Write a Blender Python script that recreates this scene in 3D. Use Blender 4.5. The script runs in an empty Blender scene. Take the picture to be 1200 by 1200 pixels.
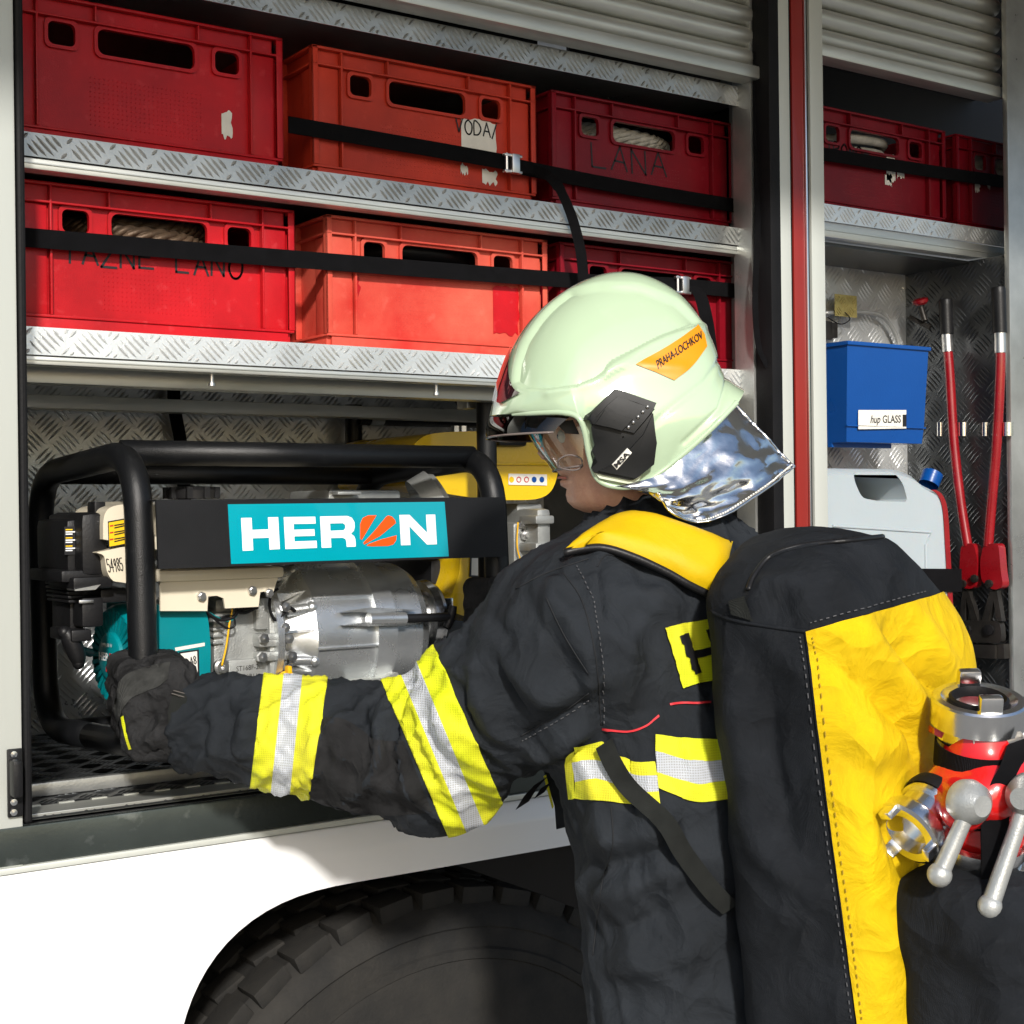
import bpy, bmesh, math, random
import numpy as np
from mathutils import Vector, Matrix, noise
from mathutils.bvhtree import BVHTree
from mathutils.geometry import tessellate_polygon
random.seed(7); np.random.seed(7)
R = math.radians
SC = bpy.context.scene
COL = SC.collection

# ------------------------------------------------------------------ camera
FPX = 1750.0                       # focal length in photo pixels (photo is 1200 wide)
ROLL = 0.012
YAW = R(35.0)
CAM = Vector((0, 0, 1.58))
FW = Vector((math.sin(YAW), math.cos(YAW), 0)); RT = Vector((math.cos(YAW), -math.sin(YAW), 0)); UP = Vector((0, 0, 1))
cd = bpy.data.cameras.new('camera'); cam = bpy.data.objects.new('camera', cd); COL.objects.link(cam)
cd.sensor_width = 36; cd.lens = 36 * FPX / 1200; cd.clip_start = 0.02; cd.clip_end = 500
cx_ = (RT - UP * ROLL).normalized(); cy_ = (UP + RT * ROLL).normalized()
M4 = Matrix((cx_, cy_, -FW)).transposed().to_4x4(); M4.translation = CAM
cam.matrix_world = M4
SC.camera = cam

# ------------------------------------------------------------------ light
SUN_AZ_R, SUN_EL = R(11), R(28)    # sun stands behind the camera, to its right
sd = bpy.data.lights.new('sun', 'SUN'); sun = bpy.data.objects.new('sun', sd); COL.objects.link(sun)
sd.energy = 4.2; sd.angle = R(4); sd.color = (1, 0.96, 0.90)
tosun_h = -FW * math.cos(SUN_AZ_R) + RT * math.sin(SUN_AZ_R)
TOSUN = (tosun_h * math.cos(SUN_EL) + UP * math.sin(SUN_EL)).normalized()
sun.rotation_euler = TOSUN.to_track_quat('Z', 'Y').to_euler()
sun.location = (-3, -6, 6)
W = bpy.data.worlds.new('World'); SC.world = W; W.use_nodes = True
nt = W.node_tree; nt.nodes.clear()
o_ = nt.nodes.new('ShaderNodeOutputWorld'); b_ = nt.nodes.new('ShaderNodeBackground'); s_ = nt.nodes.new('ShaderNodeTexSky')
s_.sky_type = 'NISHITA'; s_.sun_disc = False; s_.sun_elevation = SUN_EL
s_.sun_rotation = math.atan2(TOSUN.x, TOSUN.y); s_.dust_density = 1.5; s_.air_density = 1.0
b_.inputs['Strength'].default_value = 0.13
nt.links.new(s_.outputs[0], b_.inputs[0]); nt.links.new(b_.outputs[0], o_.inputs[0])
SC.view_settings.view_transform = 'Standard'; SC.view_settings.look = 'None'
SC.view_settings.exposure = 0.18; SC.view_settings.gamma = 1.0
try: SC.view_settings.use_curve_mapping = False
except Exception: pass
SC.render.engine = 'CYCLES'
SC.cycles.use_denoising = True
SC.cycles.max_bounces = 8; SC.cycles.transparent_max_bounces = 12
SC.cycles.sample_clamp_indirect = 6

# ------------------------------------------------------------------ pixels -> rays
def ray(px, py):
    dx, dy = px - 600, py - 600
    ux, uy = dx - ROLL * dy, dy + ROLL * dx
    return FW + RT * (ux / FPX) - UP * (uy / FPX)
def at_d(px, py, d): return CAM + ray(px, py) * d
def at_y(px, py, y):
    r = ray(px, py); return CAM + r * (y / r.y)
def at_x(px, py, x):
    r = ray(px, py); return CAM + r * (x / r.x)
def at_z(px, py, z):
    r = ray(px, py); return CAM + r * ((z - CAM.z) / r.z)
def cam_xyz(x, y, d): return CAM + RT * x + UP * y + FW * d      # metres right / up / ahead
def to_px(p):
    q = Vector(p) - CAM; d = q.dot(FW); ux = q.dot(RT) / d * FPX; uy = -q.z / d * FPX
    return 600 + ux + ROLL * uy, 600 + uy - ROLL * ux
def px_of(m, d): return m * FPX / d

# ------------------------------------------------------------------ materials
MATS = {}
def pbr(name, col, rough=.5, metal=0, var=.12, vs=6, bump=0, bs=120, coat=0, spec=.5, rvar=.1, col2=None, trans=0, ior=1.45,
        emit=None, scr=0, detail=6, sheen=0, alpha=1, stretch=(1, 1, 1), sss=0):
    m = bpy.data.materials.new(name); m.use_nodes = True; n = m.node_tree.nodes; l = m.node_tree.links
    b = n['Principled BSDF']
    tc = n.new('ShaderNodeTexCoord'); mp = n.new('ShaderNodeMapping'); mp.inputs['Scale'].default_value = stretch
    l.new(tc.outputs['Object'], mp.inputs[0])
    nz = n.new('ShaderNodeTexNoise'); nz.inputs['Scale'].default_value = vs; nz.inputs['Detail'].default_value = detail; nz.inputs['Roughness'].default_value = .6
    l.new(mp.outputs[0], nz.inputs['Vector'])
    cr = n.new('ShaderNodeValToRGB')
    c2 = col2 or tuple(c * (1 - var) for c in col)
    c1 = col if col2 else tuple(min(1, c * (1 + var * .5)) for c in col)
    cr.color_ramp.elements[0].position = .32; cr.color_ramp.elements[1].position = .68
    cr.color_ramp.elements[0].color = (*c2, 1); cr.color_ramp.elements[1].color = (*c1, 1)
    l.new(nz.outputs['Fac'], cr.inputs[0]); last = cr.outputs[0]
    if scr:
        n2 = n.new('ShaderNodeTexNoise'); n2.inputs['Scale'].default_value = vs * 9; n2.inputs['Detail'].default_value = 8
        l.new(mp.outputs[0], n2.inputs['Vector'])
        r2 = n.new('ShaderNodeValToRGB'); r2.color_ramp.elements[0].position = .60; r2.color_ramp.elements[1].position = .72
        l.new(n2.outputs['Fac'], r2.inputs[0])
        mx = n.new('ShaderNodeMixRGB'); mx.inputs[2].default_value = (*[min(1, c * 1.5 + .08) for c in col], 1)
        mm = n.new('ShaderNodeMath'); mm.operation = 'MULTIPLY'; mm.inputs[1].default_value = scr
        l.new(r2.outputs[0], mm.inputs[0]); l.new(mm.outputs[0], mx.inputs[0]); l.new(last, mx.inputs[1]); last = mx.outputs[0]
    l.new(last, b.inputs['Base Color'])
    mr = n.new('ShaderNodeMapRange'); mr.inputs[3].default_value = max(0.02, rough - rvar); mr.inputs[4].default_value = min(1, rough + rvar)
    l.new(nz.outputs['Fac'], mr.inputs[0]); l.new(mr.outputs[0], b.inputs['Roughness'])
    b.inputs['Metallic'].default_value = metal
    b.inputs['Specular IOR Level'].default_value = spec; b.inputs['IOR'].default_value = ior
    b.inputs['Coat Weight'].default_value = coat; b.inputs['Coat Roughness'].default_value = .035
    b.inputs['Transmission Weight'].default_value = trans
    if sheen: b.inputs['Sheen Weight'].default_value = sheen; b.inputs['Sheen Roughness'].default_value = .4
    if sss: b.inputs['Subsurface Weight'].default_value = sss; b.inputs['Subsurface Radius'].default_value = (.01, .004, .002)
    if alpha < 1: b.inputs['Alpha'].default_value = alpha
    if bump:
        n3 = n.new('ShaderNodeTexNoise'); n3.inputs['Scale'].default_value = bs; n3.inputs['Detail'].default_value = 4
        l.new(mp.outputs[0], n3.inputs['Vector'])
        bp = n.new('ShaderNodeBump'); bp.inputs['Strength'].default_value = bump; bp.inputs['Distance'].default_value = .002
        l.new(n3.outputs['Fac'], bp.inputs['Height']); l.new(bp.outputs[0], b.inputs['Normal'])
    MATS[name] = m
    return m
def weave(m, scale=900, strength=.25, wrinkle=0, wscale=14):
    """woven-cloth relief added to a material made by pbr()"""
    n = m.node_tree.nodes; l = m.node_tree.links; b = n['Principled BSDF']; tc = n['Texture Coordinate']
    w1 = n.new('ShaderNodeTexWave'); w1.bands_direction = 'X'; w2 = n.new('ShaderNodeTexWave'); w2.bands_direction = 'Z'
    ad = n.new('ShaderNodeMath'); ad.operation = 'ADD'
    for w, s in ((w1, 0), (w2, 1)):
        w.inputs['Scale'].default_value = scale; w.inputs['Distortion'].default_value = 1.0
        l.new(tc.outputs['Object'], w.inputs['Vector']); l.new(w.outputs['Fac'], ad.inputs[s])
    bp = n.new('ShaderNodeBump'); bp.inputs['Strength'].default_value = strength; bp.inputs['Distance'].default_value = .0006
    l.new(ad.outputs[0], bp.inputs['Height'])
    if wrinkle:
        nz = n.new('ShaderNodeTexNoise'); nz.inputs['Scale'].default_value = wscale; nz.inputs['Detail'].default_value = 5; nz.inputs['Distortion'].default_value = 1.2
        l.new(tc.outputs['Object'], nz.inputs['Vector'])
        b2 = n.new('ShaderNodeBump'); b2.inputs['Strength'].default_value = wrinkle; b2.inputs['Distance'].default_value = .02
        l.new(nz.outputs['Fac'], b2.inputs['Height']); l.new(b2.outputs[0], bp.inputs['Normal'])
        rg = n.new('ShaderNodeTexNoise'); rg.noise_type = 'RIDGED_MULTIFRACTAL'; rg.inputs['Scale'].default_value = wscale * .42; rg.inputs['Detail'].default_value = 2.5
        rg.inputs['Distortion'].default_value = .5; rg.inputs['Offset'].default_value = .9; rg.inputs['Gain'].default_value = 1.6
        of = n.new('ShaderNodeMapping'); of.inputs['Location'].default_value = (13.7, 11.3, 17.9); l.new(tc.outputs['Object'], of.inputs[0]); l.new(of.outputs[0], rg.inputs['Vector'])
        b3 = n.new('ShaderNodeBump'); b3.inputs['Strength'].default_value = min(1, wrinkle * 1.8); b3.inputs['Distance'].default_value = .010
        l.new(rg.outputs['Fac'], b3.inputs['Height']); l.new(b3.outputs[0], b2.inputs['Normal'])
    l.new(bp.outputs[0], b.inputs['Normal'])
    return m

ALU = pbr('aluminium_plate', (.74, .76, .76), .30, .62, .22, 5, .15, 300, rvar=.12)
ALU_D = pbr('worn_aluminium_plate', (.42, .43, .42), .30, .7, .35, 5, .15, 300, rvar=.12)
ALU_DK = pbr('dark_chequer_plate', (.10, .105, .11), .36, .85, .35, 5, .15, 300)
RAIL = pbr('anodised_rail', (.60, .61, .57), .38, .75, .12, 8, .05, 200, stretch=(1, 8, 8))
PILLAR = pbr('satin_white_pillar', (.54, .56, .52), .42, .25, .06, 3, .03, 200, stretch=(1, 1, .2))
STEEL = pbr('bright_steel', (.70, .70, .70), .34, 1, .12, 20, 0)
CHROME = pbr('polished_aluminium', (.80, .80, .80), .20, 1, .06, 20, .04, 260)
WHITE = pbr('white_vehicle_paint', (.80, .80, .80), .25, 0, .03, 2, .05, 500, coat=.5)
TRUCKRED = pbr('red_vehicle_paint', (.42, .02, .015), .25, 0, .05, 2, 0, coat=.6)
REDSTR = pbr('red_stripe', (.24, .016, .011), .35, 0, .1, 3, 0, coat=.2)
BLACK = pbr('black_plastic', (.009, .009, .010), .42, 0, .3, 20, .15, 300, spec=.35)
RUBBER = pbr('black_rubber', (.007, .007, .008), .6, 0, .3, 10, .2, 200, spec=.2)
TYRE = pbr('tyre_rubber', (.016, .016, .016), .75, 0, .4, 12, .5, 160, spec=.2, col2=(.030, .028, .025))
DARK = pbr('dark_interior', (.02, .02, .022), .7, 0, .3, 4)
FRAME = pbr('black_powder_coat', (.006, .0065, .0075), .36, 0, .2, 15, .25, 700, scr=.06, spec=.35)
PANEL = pbr('black_panel_paint', (.010, .0105, .012), .48, 0, .2, 12, .3, 900, spec=.25)
TEAL = pbr('teal_sticker', (.0, .30, .38), .25, 0, .04, 4, 0, coat=.4)
TEALP = pbr('teal_plastic', (.0, .20, .23), .32, 0, .1, 8, .1, 400, coat=.2)
LETTERW = pbr('white_lettering', (.85, .86, .86), .35, 0, .02, 5)
ORANGE = pbr('orange_lettering', (.85, .085, .005), .35, 0, .02, 5)
CREAM = pbr('cream_enamel', (.66, .60, .47), .3, 0, .05, 8, 0, coat=.4)
CASTAL = pbr('cast_aluminium', (.66, .68, .69), .27, .85, .10, 14, .25, 900)
CASTDK = pbr('grey_engine_casting', (.36, .37, .36), .42, .6, .25, 14, .4, 500)
YEL = pbr('yellow_enamel', (.72, .47, .004), .28, 0, .08, 6, 0, coat=.5)
YPLAST = pbr('yellow_plastic_cap', (.78, .42, .0), .35, 0, .05)
INK = pbr('black_ink', (.01, .01, .012), .5, 0, .1)
REDINK = pbr('red_ink', (.5, .02, .02), .5, 0, .1)
PAPER = pbr('paper_label', (.72, .70, .64), .7, 0, .14, 25)
YLABEL = pbr('yellow_warning_label', (.78, .50, .01), .45, 0, .05)
WEB = weave(pbr('black_webbing', (.0065, .0065, .008), .75, 0, .3, 40, spec=.15), 420, .9)
WEBG = weave(pbr('grey_black_webbing', (.022, .024, .022), .8, 0, .3, 40, sheen=.02, spec=.2), 420, .9)
ROPE = pbr('rusty_wire_rope', (.10, .065, .04), .5, .5, .5, 30, .4, 200)
ROPEW = pbr('pale_rope', (.45, .43, .38), .8, 0, .3, 60, .5, 200)
BLUE = pbr('blue_plastic', (.002, .058, .26), .30, 0, .08, 6, .1, 300)
CAN = pbr('milky_polyethylene', (.37, .42, .45), .40, 0, .05, 3, .08, 120, sss=.3)
REDPNT = pbr('red_tool_paint', (.24, .004, .008), .28, 0, .15, 20, 0, coat=.5)
GUN = pbr('gunmetal', (.06, .055, .05), .45, .8, .3, 30)
DIVRED = pbr('glossy_red_casting', (.58, .012, .012), .2, 0, .1, 10, .08, 100, coat=.8)
GREYPNT = pbr('grey_silver_paint', (.40, .41, .40), .38, .5, .1, 40, .2, 500)
SKIN = pbr('skin', (.68, .38, .25), .42, 0, .16, 60, .35, 420, col2=(.56, .27, .18), sss=.10)
LIP = pbr('lip_skin', (.36, .12, .09), .4, 0, .1)
HELMET = pbr('pale_luminescent_shell', (.40, .515, .355), .10, 0, .04, 4, .02, 300, coat=1.0, rvar=.03, scr=.05)
HELBLK = pbr('helmet_black_plastic', (.007, .0075, .008), .50, 0, .2, 20, .04, 900, spec=.35)
SMOKE = pbr('smoked_front_plate', (.03, .01, .014), .06, 0, .4, 14, coat=1, rvar=.02)
STICK = pbr('orange_helmet_sticker', (.70, .25, .003), .35, 0, .03)
SILVER = pbr('aluminised_cloth', (.84, .84, .84), .17, 1, .04, 30, .35, 60, rvar=.05)
JACKET = weave(pbr('dark_navy_aramid', (.0205, .0240, .0290), .70, 0, .3, 11, spec=.18, detail=6), 950, .45, .35, 22)
PATCHF = weave(pbr('charcoal_elbow_patch', (.024, .024, .025), .8, 0, .4, 16, spec=.12), 700, .5, .3, 26)
GLOVE = weave(pbr('charcoal_glove_cloth', (.026, .026, .027), .78, 0, .4, 24, spec=.15), 800, .5, .4, 50)
GLOVEG = weave(pbr('grey_glove_mesh', (.070, .071, .068), .85, 0, .4, 60, spec=.1), 300, 1.2)
def dots(m, dark=.72, pitch=.0052, thr=.30):
    """punched-hole pattern of reflective tape"""
    n = m.node_tree.nodes; l = m.node_tree.links; b = n['Principled BSDF']; tc = n['Texture Coordinate']
    sx = n.new('ShaderNodeSeparateXYZ'); l.new(tc.outputs['Object'], sx.inputs[0]); prev = None
    def mth(op, a, bb):
        q = n.new('ShaderNodeMath'); q.operation = op
        for i, v in enumerate((a, bb)):
            if v is None: continue
            if isinstance(v, (int, float)): q.inputs[i].default_value = v
            else: l.new(v, q.inputs[i])
        return q.outputs[0]
    k = 2 * math.pi / pitch
    u = mth('ADD', mth('MULTIPLY', sx.outputs[0], .82 * k), mth('MULTIPLY', sx.outputs[1], -.57 * k)); v = mth('MULTIPLY', sx.outputs[2], k)
    p = mth('MULTIPLY', mth('SINE', mth('ADD', u, v), None), mth('SINE', mth('SUBTRACT', u, v), None))
    g = mth('GREATER_THAN', p, thr)
    src = b.inputs['Base Color'].links[0].from_socket; mx = n.new('ShaderNodeMixRGB'); mx.blend_type = 'MULTIPLY'
    l.new(g, mx.inputs[0]); l.new(src, mx.inputs[1]); mx.inputs[2].default_value = (dark, dark * .96, dark * .9, 1); l.new(mx.outputs[0], b.inputs['Base Color'])
    return m
HIVIS = dots(weave(pbr('hi_vis_yellow', (.70, .66, .035), .55, 0, .06, 9, col2=(.60, .68, .01), spec=.25), 260, .4), .80)
RETRO = dots(weave(pbr('silver_reflective_tape', (.60, .63, .68), .35, .25, .08, 60), 260, .6), .62)
REDPIPE = pbr('red_piping', (.6, .03, .04), .6)
PACKY = weave(pbr('yellow_pack_cloth', (.68, .455, .003), .62, 0, .16, 7, spec=.2), 700, .4, .40, 17)
PACKB = weave(pbr('black_pack_cloth', (.0135, .0155, .0190), .72, 0, .4, 11, spec=.15, scr=.05), 700, .5, .38, 20)
PAD = weave(pbr('yellow_pad_vinyl', (.60, .39, .003), .5, 0, .10, 8, spec=.25), 700, .15, .08, 18)
ASPH = pbr('concrete_yard', (.22, .215, .20), .9, 0, .3, 3, .5, 80)
BLOCKC = weave(pbr('pale_sun_blocker_cloth', (.50, .50, .47), .8), 300, .2)  # cloth of the added, unseen sun blocker above the lockers
PLASTER = pbr('pale_plaster', (.40, .38, .34), .9, 0, .15, 1.5, .2, 40)
def glass(name, col, rough=.02, alpha=.25, add=0.0):
    m = bpy.data.materials.new(name); m.use_nodes = True; n = m.node_tree.nodes; l = m.node_tree.links; n.clear()
    o = n.new('ShaderNodeOutputMaterial'); t = n.new('ShaderNodeBsdfTransparent'); g = n.new('ShaderNodeBsdfGlossy'); mx = n.new('ShaderNodeMixShader'); f = n.new('ShaderNodeLayerWeight'); pw = n.new('ShaderNodeMath'); pw.operation = 'POWER'; pw.inputs[1].default_value = 4
    nz = n.new('ShaderNodeTexNoise'); nz.inputs['Scale'].default_value = 4
    ad = n.new('ShaderNodeMath'); ad.operation = 'MULTIPLY_ADD'; ad.inputs[1].default_value = .7; ad.inputs[2].default_value = alpha * .25 + add
    t.inputs[0].default_value = (*col, 1); g.inputs['Roughness'].default_value = rough; f.inputs[0].default_value = .5
    l.new(f.outputs['Facing'], pw.inputs[0]); l.new(pw.outputs[0], ad.inputs[0]); l.new(ad.outputs[0], mx.inputs[0])
    l.new(t.outputs[0], mx.inputs[1]); l.new(g.outputs[0], mx.inputs[2]); l.new(mx.outputs[0], o.inputs[0])
    MATS[name] = m; return m
VISOR = glass('smoked_visor', (.030, .016, .016), .02, .1, .025)
GOGGLE = glass('clear_goggle', (.86, .86, .80), .02, .35)

# ------------------------------------------------------------------ mesh builder
class MB:
    def __init__(s, M=None): s.v = []; s.f = []; s.m = []; s.M = M
    def pt(s, p):
        p = Vector(p)
        s.v.append(s.M @ p if s.M else p); return len(s.v) - 1
    def poly(s, pts, mi=0):
        s.f.append([s.pt(p) for p in pts]); s.m.append(mi)
    def grid(s, rows, mi=0, closed=False, flip=False):
        n = len(rows[0]); idx = [[s.pt(p) for p in r] for r in rows]
        for a in range(len(rows) - 1):
            for b in range(n if closed else n - 1):
                c = (b + 1) % n; q = [idx[a][b], idx[a][c], idx[a + 1][c], idx[a + 1][b]]
                s.f.append(q[::-1] if flip else q); s.m.append(mi)
        return idx
    def box(s, lo, hi, mi=0, bev=0):
        lo = Vector(lo); hi = Vector(hi); c = (lo + hi) / 2; h = (hi - lo) / 2
        s.obox(c, Vector((1, 0, 0)), Vector((0, 1, 0)), Vector((0, 0, 1)), abs(h.x), abs(h.y), abs(h.z), mi, bev)
    def obox(s, c, ax, ay, az, hx, hy, hz, mi=0, bev=0):
        c = Vector(c)
        if bev <= 0:
            ids = [s.pt(c + ax * (hx * a) + ay * (hy * b) + az * (hz * d)) for a in (-1, 1) for b in (-1, 1) for d in (-1, 1)]
            for q in ((0, 1, 3, 2), (4, 6, 7, 5), (0, 4, 5, 1), (2, 3, 7, 6), (0, 2, 6, 4), (1, 5, 7, 3)):
                s.f.append([ids[i] for i in q]); s.m.append(mi)
            return
        bev = min(bev, hx * .95, hy * .95, hz * .95)
        bm = bmesh.new(); bmesh.ops.create_cube(bm, size=2)
        for v in bm.verts: v.co = Vector((v.co.x * hx, v.co.y * hy, v.co.z * hz))
        bmesh.ops.bevel(bm, geom=bm.edges[:], offset=bev, segments=2, affect='EDGES', profile=.6)
        bm.verts.index_update()
        ids = [s.pt(c + ax * v.co.x + ay * v.co.y + az * v.co.z) for v in bm.verts]
        for f in bm.faces: s.f.append([ids[v.index] for v in f.verts]); s.m.append(mi)
        bm.free()
    def tube(s, path, r, n=14, mi=0, cap=True, closed=False):
        P = [Vector(p) for p in path]; k = len(P); rr = r if hasattr(r, '__len__') else [r] * k
        T = []
        for i in range(k):
            a = P[(i - 1) % k] if (closed or i) else P[i]; b = P[(i + 1) % k] if (closed or i < k - 1) else P[i]
            T.append((b - a).normalized())
        N = T[0].orthogonal().normalized(); rows = []
        for i in range(k):
            N = (N - T[i] * N.dot(T[i])).normalized(); B = T[i].cross(N)
            rows.append([P[i] + (N * math.cos(2 * math.pi * j / n) + B * math.sin(2 * math.pi * j / n)) * rr[i] for j in range(n)])
        if closed: rows.append(rows[0])
        idx = s.grid(rows, mi, True, True)
        if cap and not closed:
            s.f.append(idx[0]); s.m.append(mi); s.f.append(idx[-1][::-1]); s.m.append(mi)
    def lathe(s, prof, c, ax, n=40, mi=0, a0=0, a1=2 * math.pi):
        """prof: [(along, radius)] about axis ax at c"""
        c = Vector(c); ax = Vector(ax).normalized(); N = ax.orthogonal().normalized(); B = ax.cross(N); full = a1 - a0 > 6.28
        k = n if full else n + 1
        rows = [[c + ax * t + (N * math.cos(a0 + (a1 - a0) * j / n) + B * math.sin(a0 + (a1 - a0) * j / n)) * max(r, 1e-5) for j in range(k)] for t, r in prof]
        s.grid(rows, mi, full, True)
    def ball(s, c, r, n=16, mi=0, sc=(1, 1, 1)):
        c = Vector(c); rows = []
        for i in range(n // 2 + 1):
            t = math.pi * i / (n // 2)
            rows.append([c + Vector((math.sin(t) * math.cos(2 * math.pi * j / n) * r * sc[0], math.sin(t) * math.sin(2 * math.pi * j / n) * r * sc[1], math.cos(t) * r * sc[2])) for j in range(n)])
        s.grid(rows, mi, True)
    def prism(s, poly, d, mi=0):
        """closed polygon (world points) pushed along d"""
        d = Vector(d); P = [Vector(p) for p in poly]; n = len(P)
        a = [s.pt(p) for p in P]; b = [s.pt(p + d) for p in P]
        for t in tessellate_polygon([P]):
            s.f.append([a[i] for i in t]); s.m.append(mi); s.f.append([b[i] for i in t][::-1]); s.m.append(mi)
        for i in range(n):
            j = (i + 1) % n; s.f.append([a[i], a[j], b[j], b[i]]); s.m.append(mi)
    def ribbon(s, path, up, w, mi=0, th=0):
        P = [Vector(p) for p in path]; ups = up if isinstance(up, list) else [Vector(up)] * len(P)
        lo = [p - u.normalized() * w / 2 for p, u in zip(P, ups)]; hi = [p + u.normalized() * w / 2 for p, u in zip(P, ups)]
        if th == 0: s.grid([lo, hi], mi); return
        nn = []
        for i in range(len(P)):
            t = P[min(i + 1, len(P) - 1)] - P[max(i - 1, 0)]; nn.append(t.cross(ups[i]).normalized() * th / 2)
        rows = [[p + n for p, n in zip(lo, nn)], [p + n for p, n in zip(hi, nn)], [p - n for p, n in zip(hi, nn)], [p - n for p, n in zip(lo, nn)]]
        rows.append(rows[0]); s.grid(rows, mi)
        s.poly([rows[k][0] for k in range(4)], mi); s.poly([rows[k][-1] for k in range(4)][::-1], mi)
    def raw(s, verts, faces, mi=0):
        o = len(s.v)
        for p in verts: s.pt(p)
        for f in faces: s.f.append([o + i for i in f]); s.m.append(mi)
    def build(s, name, mats, parent=None, smooth=False, fix=True, angle=40):
        me = bpy.data.meshes.new(name)
        off = parent_loc(parent)
        me.from_pydata([p - off for p in s.v], [], s.f)
        for m in (mats if isinstance(mats, (list, tuple)) else [mats]): me.materials.append(m)
        for p, mi in zip(me.polygons, s.m): p.material_index = mi
        if fix:
            bm = bmesh.new(); bm.from_mesh(me); bmesh.ops.recalc_face_normals(bm, faces=bm.faces[:]); bm.to_mesh(me); bm.free()
        if smooth: shade(me, angle)
        o = bpy.data.objects.new(name, me); COL.objects.link(o)
        if parent: o.parent = parent
        return o
def parent_loc(p):
    v = Vector((0, 0, 0))
    while p: v = v + p.location; p = p.parent
    return v
def shade(me, angle=40):
    me.polygons.foreach_set('use_smooth', [True] * len(me.polygons))
    if angle < 180:
        bm = bmesh.new(); bm.from_mesh(me); a = R(angle)
        for e in bm.edges:
            if len(e.link_faces) == 2 and e.calc_face_angle(0) > a: e.smooth = False
        bm.to_mesh(me); bm.free()
def thing(name, loc, label, cat, group=None):
    o = bpy.data.objects.new(name, None); COL.objects.link(o); o.location = loc; o.empty_display_size = .05
    tag(o, label, cat, group); return o
def tag(o, label, cat, group=None):
    o['label'] = label; o['category'] = cat
    if group: o['group'] = group
    return o
def structure(o): o['kind'] = 'structure'; return o
def box_o(name, lo, hi, mat, parent=None, bev=0):
    b = MB(); b.box(lo, hi, 0, bev); return b.build(name, mat, parent, smooth=bev > 0, angle=50)
def copy_tree(o, parent=None):
    c = o.copy(); COL.objects.link(c); c.parent = parent
    for ch in list(o.children): copy_tree(ch, c)
    return c
def arc_path(pts, r, n=6):
    """polyline with rounded corners"""
    P = [Vector(p) for p in pts]; out = [P[0]]
    for i in range(1, len(P) - 1):
        a = (P[i - 1] - P[i]); b = (P[i + 1] - P[i]); rr = min(r, a.length * .49, b.length * .49)
        p0 = P[i] + a.normalized() * rr; p1 = P[i] + b.normalized() * rr
        for k in range(n + 1):
            t = k / n; out.append(p0 * (1 - t) ** 2 + P[i] * 2 * t * (1 - t) + p1 * t * t)
    out.append(P[-1]); return out
def spline(pts, n=8):
    P = [Vector(p) for p in pts]; out = []
    for i in range(len(P) - 1):
        p0 = P[max(i - 1, 0)]; p1 = P[i]; p2 = P[i + 1]; p3 = P[min(i + 2, len(P) - 1)]
        for k in range(n):
            t = k / n
            out.append(.5 * ((2 * p1) + (p2 - p0) * t + (2 * p0 - 5 * p1 + 4 * p2 - p3) * t * t + (3 * p1 - p0 - 3 * p2 + p3) * t ** 3))
    out.append(P[-1]); return out

# text as flat 2-D mesh: returns ([(x, y)], faces, width, height)
def text2d(txt, bold=0.0, space=1.0):
    cu = bpy.data.curves.new('t', 'FONT'); cu.body = txt; cu.size = 1; cu.offset = bold; cu.space_character = space; cu.resolution_u = 3
    ob = bpy.data.objects.new('t', cu); COL.objects.link(ob)
    dg = bpy.context.evaluated_depsgraph_get(); me = bpy.data.meshes.new_from_object(ob.evaluated_get(dg))
    v = [(a.co.x, a.co.y) for a in me.vertices]; f = [list(p.vertices) for p in me.polygons]
    bpy.data.objects.remove(ob); bpy.data.meshes.remove(me); bpy.data.curves.remove(cu)
    xs = [a[0] for a in v]; ys = [a[1] for a in v]; x0, x1, y0, y1 = min(xs), max(xs), min(ys), max(ys)
    return [((x - x0) / (x1 - x0), (y - y0) / (y1 - y0)) for x, y in v], f, x1 - x0, y1 - y0
def bil(q, u, v):
    """q = 4 corners: top-left, top-right, bottom-right, bottom-left; v up"""
    a, b, c, d = [Vector(p) for p in q]
    return (d * (1 - u) + c * u) * (1 - v) + (a * (1 - u) + b * u) * v
def text_on(mb, txt, quad, off=Vector((0, 0, 0)), bold=0.0, mi=0):
    v, f, _, _ = text2d(txt, bold); mb.raw([bil(quad, x, y) + off for x, y in v], f, mi)

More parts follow.
